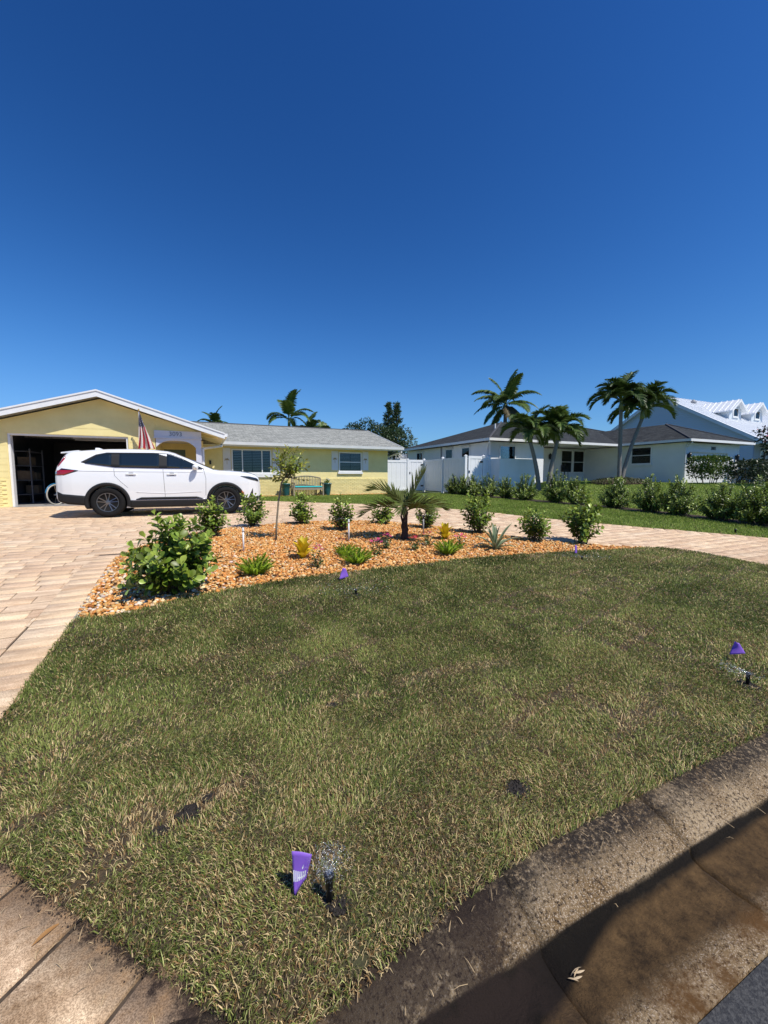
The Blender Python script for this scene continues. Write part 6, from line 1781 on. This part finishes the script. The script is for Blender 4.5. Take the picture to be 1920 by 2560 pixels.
# ================================================================== SPRINKLERS, FLAGS, SMALL THINGS
def water_mat():
    m = bpy.data.materials.new('water_drop'); m.use_nodes = True; n, l = m.node_tree.nodes, m.node_tree.links; n.clear()
    t = n.new('ShaderNodeBsdfTransparent'); g = n.new('ShaderNodeBsdfGlossy'); g.inputs['Roughness'].default_value = .15
    d = n.new('ShaderNodeBsdfDiffuse'); d.inputs[0].default_value = (.8, .82, .85, 1)
    a = n.new('ShaderNodeMixShader'); a.inputs[0].default_value = .5; b = n.new('ShaderNodeMixShader'); b.inputs[0].default_value = .30; o = n.new('ShaderNodeOutputMaterial')
    l.new(g.outputs[0], a.inputs[1]); l.new(d.outputs[0], a.inputs[2]); l.new(t.outputs[0], b.inputs[1]); l.new(a.outputs[0], b.inputs[2]); l.new(b.outputs[0], o.inputs[0])
    return m
wat = water_mat()
def spray(label, loc, R, h, n, size, seed, az=(0, 2 * PI), el=(10, 40)):
    rng = np.random.default_rng(seed)
    a = rng.uniform(*az, n); e = np.radians(rng.uniform(*el, n)); s = rng.random(n) ** .8
    r = R * s * np.cos(e); z = R * s * np.sin(e) - h * s ** 2
    P = np.stack([r * np.cos(a), r * np.sin(a), z], -1)
    D = np.stack([np.cos(a) * np.cos(e), np.sin(a) * np.cos(e), np.sin(e) - 2 * h * s / R], -1)
    B = bases(D, rng.normal(0, 1, (n, 3))) * (size * rng.uniform(.4, 1.3, n))[:, None, None]
    V, T = scatter(ico_v * (1.0, .3, .3), ico_f, B, P)
    o = link('water_spray', fast_mesh('water_spray', V, T, True), None, wat, loc=loc)
    tag(o, label, 'water', kind='stuff')
def popup(label, u, v, h, r=.012):
    s = thing('lawn_sprinkler', label, 'sprinkler', on(u, v, .0), 0, 'black pop up sprinkler heads')
    MB().lathe([(r * 2.0, -.02), (r * 2.0, .012), (r * 1.1, .014)], 14).build('case', black_m, s, True)
    MB().lathe([(r * .85, 0), (r * .85, h * .55), (r * .95, h * .56), (r * .95, h * .86), (r * 1.25, h * .87), (r * 1.25, h * .99), (r * .9, h)], 14).build('riser', black_m, s, True)
    MB().lathe([(r * .75, h), (r * .7, h + .006), (r * .2, h + .008)], 12).build('nozzle', mat('blue_black', (.02, .03, .06), rough=.08, coat=1), s, True)
    return s
popup('black sprinkler head standing beside the nearest purple flag', .345, 1.205, .115, .0135)
spray('fan of water above the nearest sprinkler head', on(.345, 1.205, .12), .095, .012, 950, .0024, 1, el=(15, 75))
popup('black sprinkler head in the right of the lawn near the kerb', 3.36, 1.36, .10)
spray('thin water fan in the right of the lawn', on(3.36, 1.36, .105), .16, .01, 260, .005, 2, az=(2.2, 4.6), el=(2, 25))
popup('black sprinkler head at the lawn edge below the middle flag', 1.45, 3.90, .07)
spray('flat water fan at the lawn edge below the middle flag', on(1.45, 3.90, .075), .42, .03, 420, .0055, 3, el=(2, 12))
popup('black sprinkler head in the lawn near the bed tip', 5.09, 4.10, .07)
spray('flat water fan near the bed tip', on(5.09, 4.10, .075), .38, .03, 380, .006, 4, el=(2, 12))
popup('black sprinkler head on the verge at the right', 10.35, 4.60, .10, .02)
whitep = mat('white_pvc', (.78, .78, .76), rough=.4)
for lab, u, v, h, sd, mm in (('white sprinkler riser in the left of the bed', .54, 6.24, .34, 5, whitep), ('white sprinkler riser before the dark clusia, left of the palm', 2.30, 6.52, .35, 6, whitep), ('grey sprinkler riser right of the palm', 3.90, 6.71, .33, 7, mat('grey_pvc', (.34, .34, .34), rough=.5))):
    s = thing('sprinkler_riser', lab, 'sprinkler', on(u, v, 0), 0, 'sprinkler risers in the stone bed')
    MB().lathe([(.013, -.02), (.013, h)], 12).build('pipe', mm, s, True)
    MB().lathe([(.017, h - .03), (.018, h), (.012, h + .012), (.014, h + .03), (.004, h + .034)], 12).build('nozzle', mm if sd < 7 else black_m, s, True)
    spray('fine water fan on the ' + lab, on(u, v, h + .035), .40, .04, 300, .0055, sd, el=(0, 14))
# marker flags
purple = mat('purple_plastic', (.36, .17, .74), rough=.45, transl=.35)
def flag_surface(w, h, curl, fold):
    def S(s, t):
        x = w * s * (1 - .25 * t * t)
        y = -curl * math.sin(s * PI * .9) * w - fold * w * t * s
        z = h * (1 - t) + .18 * h * (t - .5) * s - .22 * h * s * (1 - t)
        return (x, y, z)
    return S
def marker(label, u, v, rot, w, h, z0, curl=.35, fold=.5, prints=False, tilt=0.0, quad=None):
    f = thing('marker_flag', label, 'flag', on(u, v, 0), rot, 'purple irrigation marker flags')
    MB().tube([(0, 0, -.02), (0, 0, z0 + h * 1.0)], .0012, 5).build('wire', mat('steel_wire', (.3, .3, .32), rough=.4, metal=1), f)
    if quad:
        (ax, az_), (bx, bz_), (cx_, cz_), (dx, dz_) = quad         # top left, top right, lower right, bottom
        def S(s, t):
            x = (ax + (dx - ax) * t) * (1 - s) + (bx + (cx_ - bx) * t) * s; z = (az_ + (dz_ - az_) * t) * (1 - s) + (bz_ + (cz_ - bz_) * t) * s
            return (x, -curl * .03 * math.sin(PI * s) - fold * .08 * max(0, t - .45) * (1 - s) + .0025 * math.sin(4 * s + 5 * t), z)
    else: S = flag_surface(w, h, curl, fold)
    Vn = 9
    V = [S(i / (Vn - 1), j / (Vn - 1)) for i in range(Vn) for j in range(Vn)]
    Fq = [(i * Vn + j, (i + 1) * Vn + j, (i + 1) * Vn + j + 1, i * Vn + j + 1) for i in range(Vn - 1) for j in range(Vn - 1)]
    c = MB().add(V, Fq).build('flag_sheet', purple, f, True, loc=(0, 0, z0)); c.rotation_euler = (tilt, 0, 0)
    md = c.modifiers.new('s', 'SOLIDIFY'); md.thickness = .0006
    if prints:
        pr = MB()
        def strip(s0, t0, s1, t1, wd):
            K = 6; b = len(pr.v)
            L = math.hypot(s1 - s0, t1 - t0); nx, ny = -(t1 - t0) / L * wd, (s1 - s0) / L * wd
            for k in range(K + 1):
                q = k / K; ss_, tt_ = s0 + (s1 - s0) * q, t0 + (t1 - t0) * q
                for sg in (-1, 1):
                    x, y, z = S(ss_ + nx * sg, tt_ + ny * sg); pr.v.append((x, y - .0012, z))
            for k in range(K): pr.f.append((b + 2 * k, b + 2 * k + 1, b + 2 * k + 3, b + 2 * k + 2))
        for k in range(7):
            s0 = .06 + k * .125; strip(s0, .47 + .020 * k, s0 - .02, .70 + .022 * k, .036)
        strip(.30, .66, .92, .80, .018); strip(.62, .42, .56, .47, .03); strip(.64, .36, .58, .46, .012)
        pr.build('print', mat('flag_print', (.75, .76, .80), rough=.5), c)
    return f
marker('nearest purple marker flag with white print, beside a sprinkler', .235, 1.275, math.radians(12), .075, .135, .0, .0, .35, True, quad=[(0, .172), (.068, .148), (.047, .058), (.006, .020)])
marker('purple marker flag at the lawn edge left of centre', 1.46, 4.42, math.radians(20), .11, .13, .0, .3, .5, quad=[(.02, .16), (.055, .15), (.09, .05), (-.03, .03)])
marker('small purple marker flag at the foot of the rightmost clusia', 5.32, 4.42, math.radians(60), .075, .14, .02, .3, .2)
marker('crumpled purple marker flag in the right of the lawn', 3.67, 1.62, math.radians(-46), .11, .11, .0, .35, .8, quad=[(.035, .16), (.06, .155), (.10, .085), (.01, .06)])
# dry leaves and twigs
m_dry = mat('dry_leaf', (.40, .20, .06), (.30, .15, .05), 30, .7, transl=.1)
for lab, u, v, rz, sc in (('orange dry leaf lying on the paver at the lower left', -.52, 1.44, 1.1, .075),):
    V, T = T_OVAL; o = link('dry_leaf', fast_mesh('dry_leaf', V * (1, .5, 1), T, True), None, m_dry, loc=on(u, v, .012), rot=(.1, -.05, rz)); o.scale = (sc, sc, sc)
    tag(o, lab, 'leaf')
cl = thing('leaf_clump', 'pale dried leaf clump lying in the kerb gutter', 'leaf', (*xy(.985, .775), .042), .4)
for k in range(5):
    V, T = T_OVAL; o = link('leaf', fast_mesh('leaf', V * (1, .35, 1), T, True), cl, mat('straw_leaf', (.48, .36, .22), rough=.8, var=.3), loc=(.006 * k, .004 * (-1) ** k, .001 * k), rot=(.8 * math.sin(k * 2), -.15 - .1 * (k % 3), -.7 + (.35 * k) % 1.1)); o.scale = (.032 + .006 * (k % 3),) * 3
rng = np.random.default_rng(95); V, T = [], []
n = 190
u = np.concatenate([rng.uniform(.1, 5, 120) ** 1.0, rng.uniform(-1.4, -.1, 70)]); v = np.concatenate([.96 + np.abs(rng.normal(0, .06, 120)) * rng.choice([-1, 1], 120), np.zeros(70)])
q = rng.random(70); u[120:] = -.05 - .97 * q + rng.normal(-.05, .05, 70); v[120:] = 1.10 + 1.06 * q + rng.normal(-.05, .05, 70)
z = np.where(v < 1.06, np.interp(v, [.74, .86, .95, 1.03, 1.1], [.036, .08, .124, .148, .152]), zuv(u, v)) + .006
a = rng.uniform(0, PI, n); Lg = rng.uniform(.015, .06, n)
for i in range(n):
    b = len(V); c = np.array((u[i], v[i], z[i])); d = np.array((math.cos(a[i]), math.sin(a[i]), rng.uniform(-.05, .05))) * Lg[i] / 2; s = np.array((-math.sin(a[i]), math.cos(a[i]), 0)) * .0009
    V += [c - d - s, c - d + s, c + (0, 0, .006) + s, c + (0, 0, .006) - s, c + d]; T += [(b, b + 1, b + 2), (b, b + 2, b + 3), (b + 3, b + 2, b + 4)]
o = link('grass_clippings', fast_mesh('grass_clippings', V, T), None, mat('straw', (.42, .30, .16), rough=.8, var=.4)); o.rotation_euler = (0, 0, A)
tag(o, 'loose dry grass clippings on the kerb and the near pavers', 'clippings', kind='stuff')
# loose soil along the lawn edge by the pavers
k = 4200; q = rng.random(k) * .75
uu = np.where(q < .62, -.03 - .97 * (q / .62), -1.02); vv = np.where(q < .62, 1.10 + 1.06 * (q / .62), 2.16 + 2.0 * (q - .62) / .38)
off = np.abs(rng.normal(0, .022, k)) * (.3 + 1.3 * fbm(uu * 4, vv * 4)); uu = uu - off * np.where(q < .62, .74, 1); vv = vv - off * np.where(q < .62, .67, 0)
V, T = scatter(ico_v, ico_f, rand_rot(k, rng) * (rng.uniform(.001, .003, k))[:, None, None], np.stack([uu, vv, zuv(uu, vv) + .008], -1))
o = link('loose_soil', fast_mesh('loose_soil', V, T), None, mat('dark_soil', (.03, .018, .012), (.06, .04, .025), 30, .95)); o.rotation_euler = (0, 0, A)
tag(o, 'crumbs of dark soil spilled along the sod edge onto the pavers', 'soil', kind='stuff')
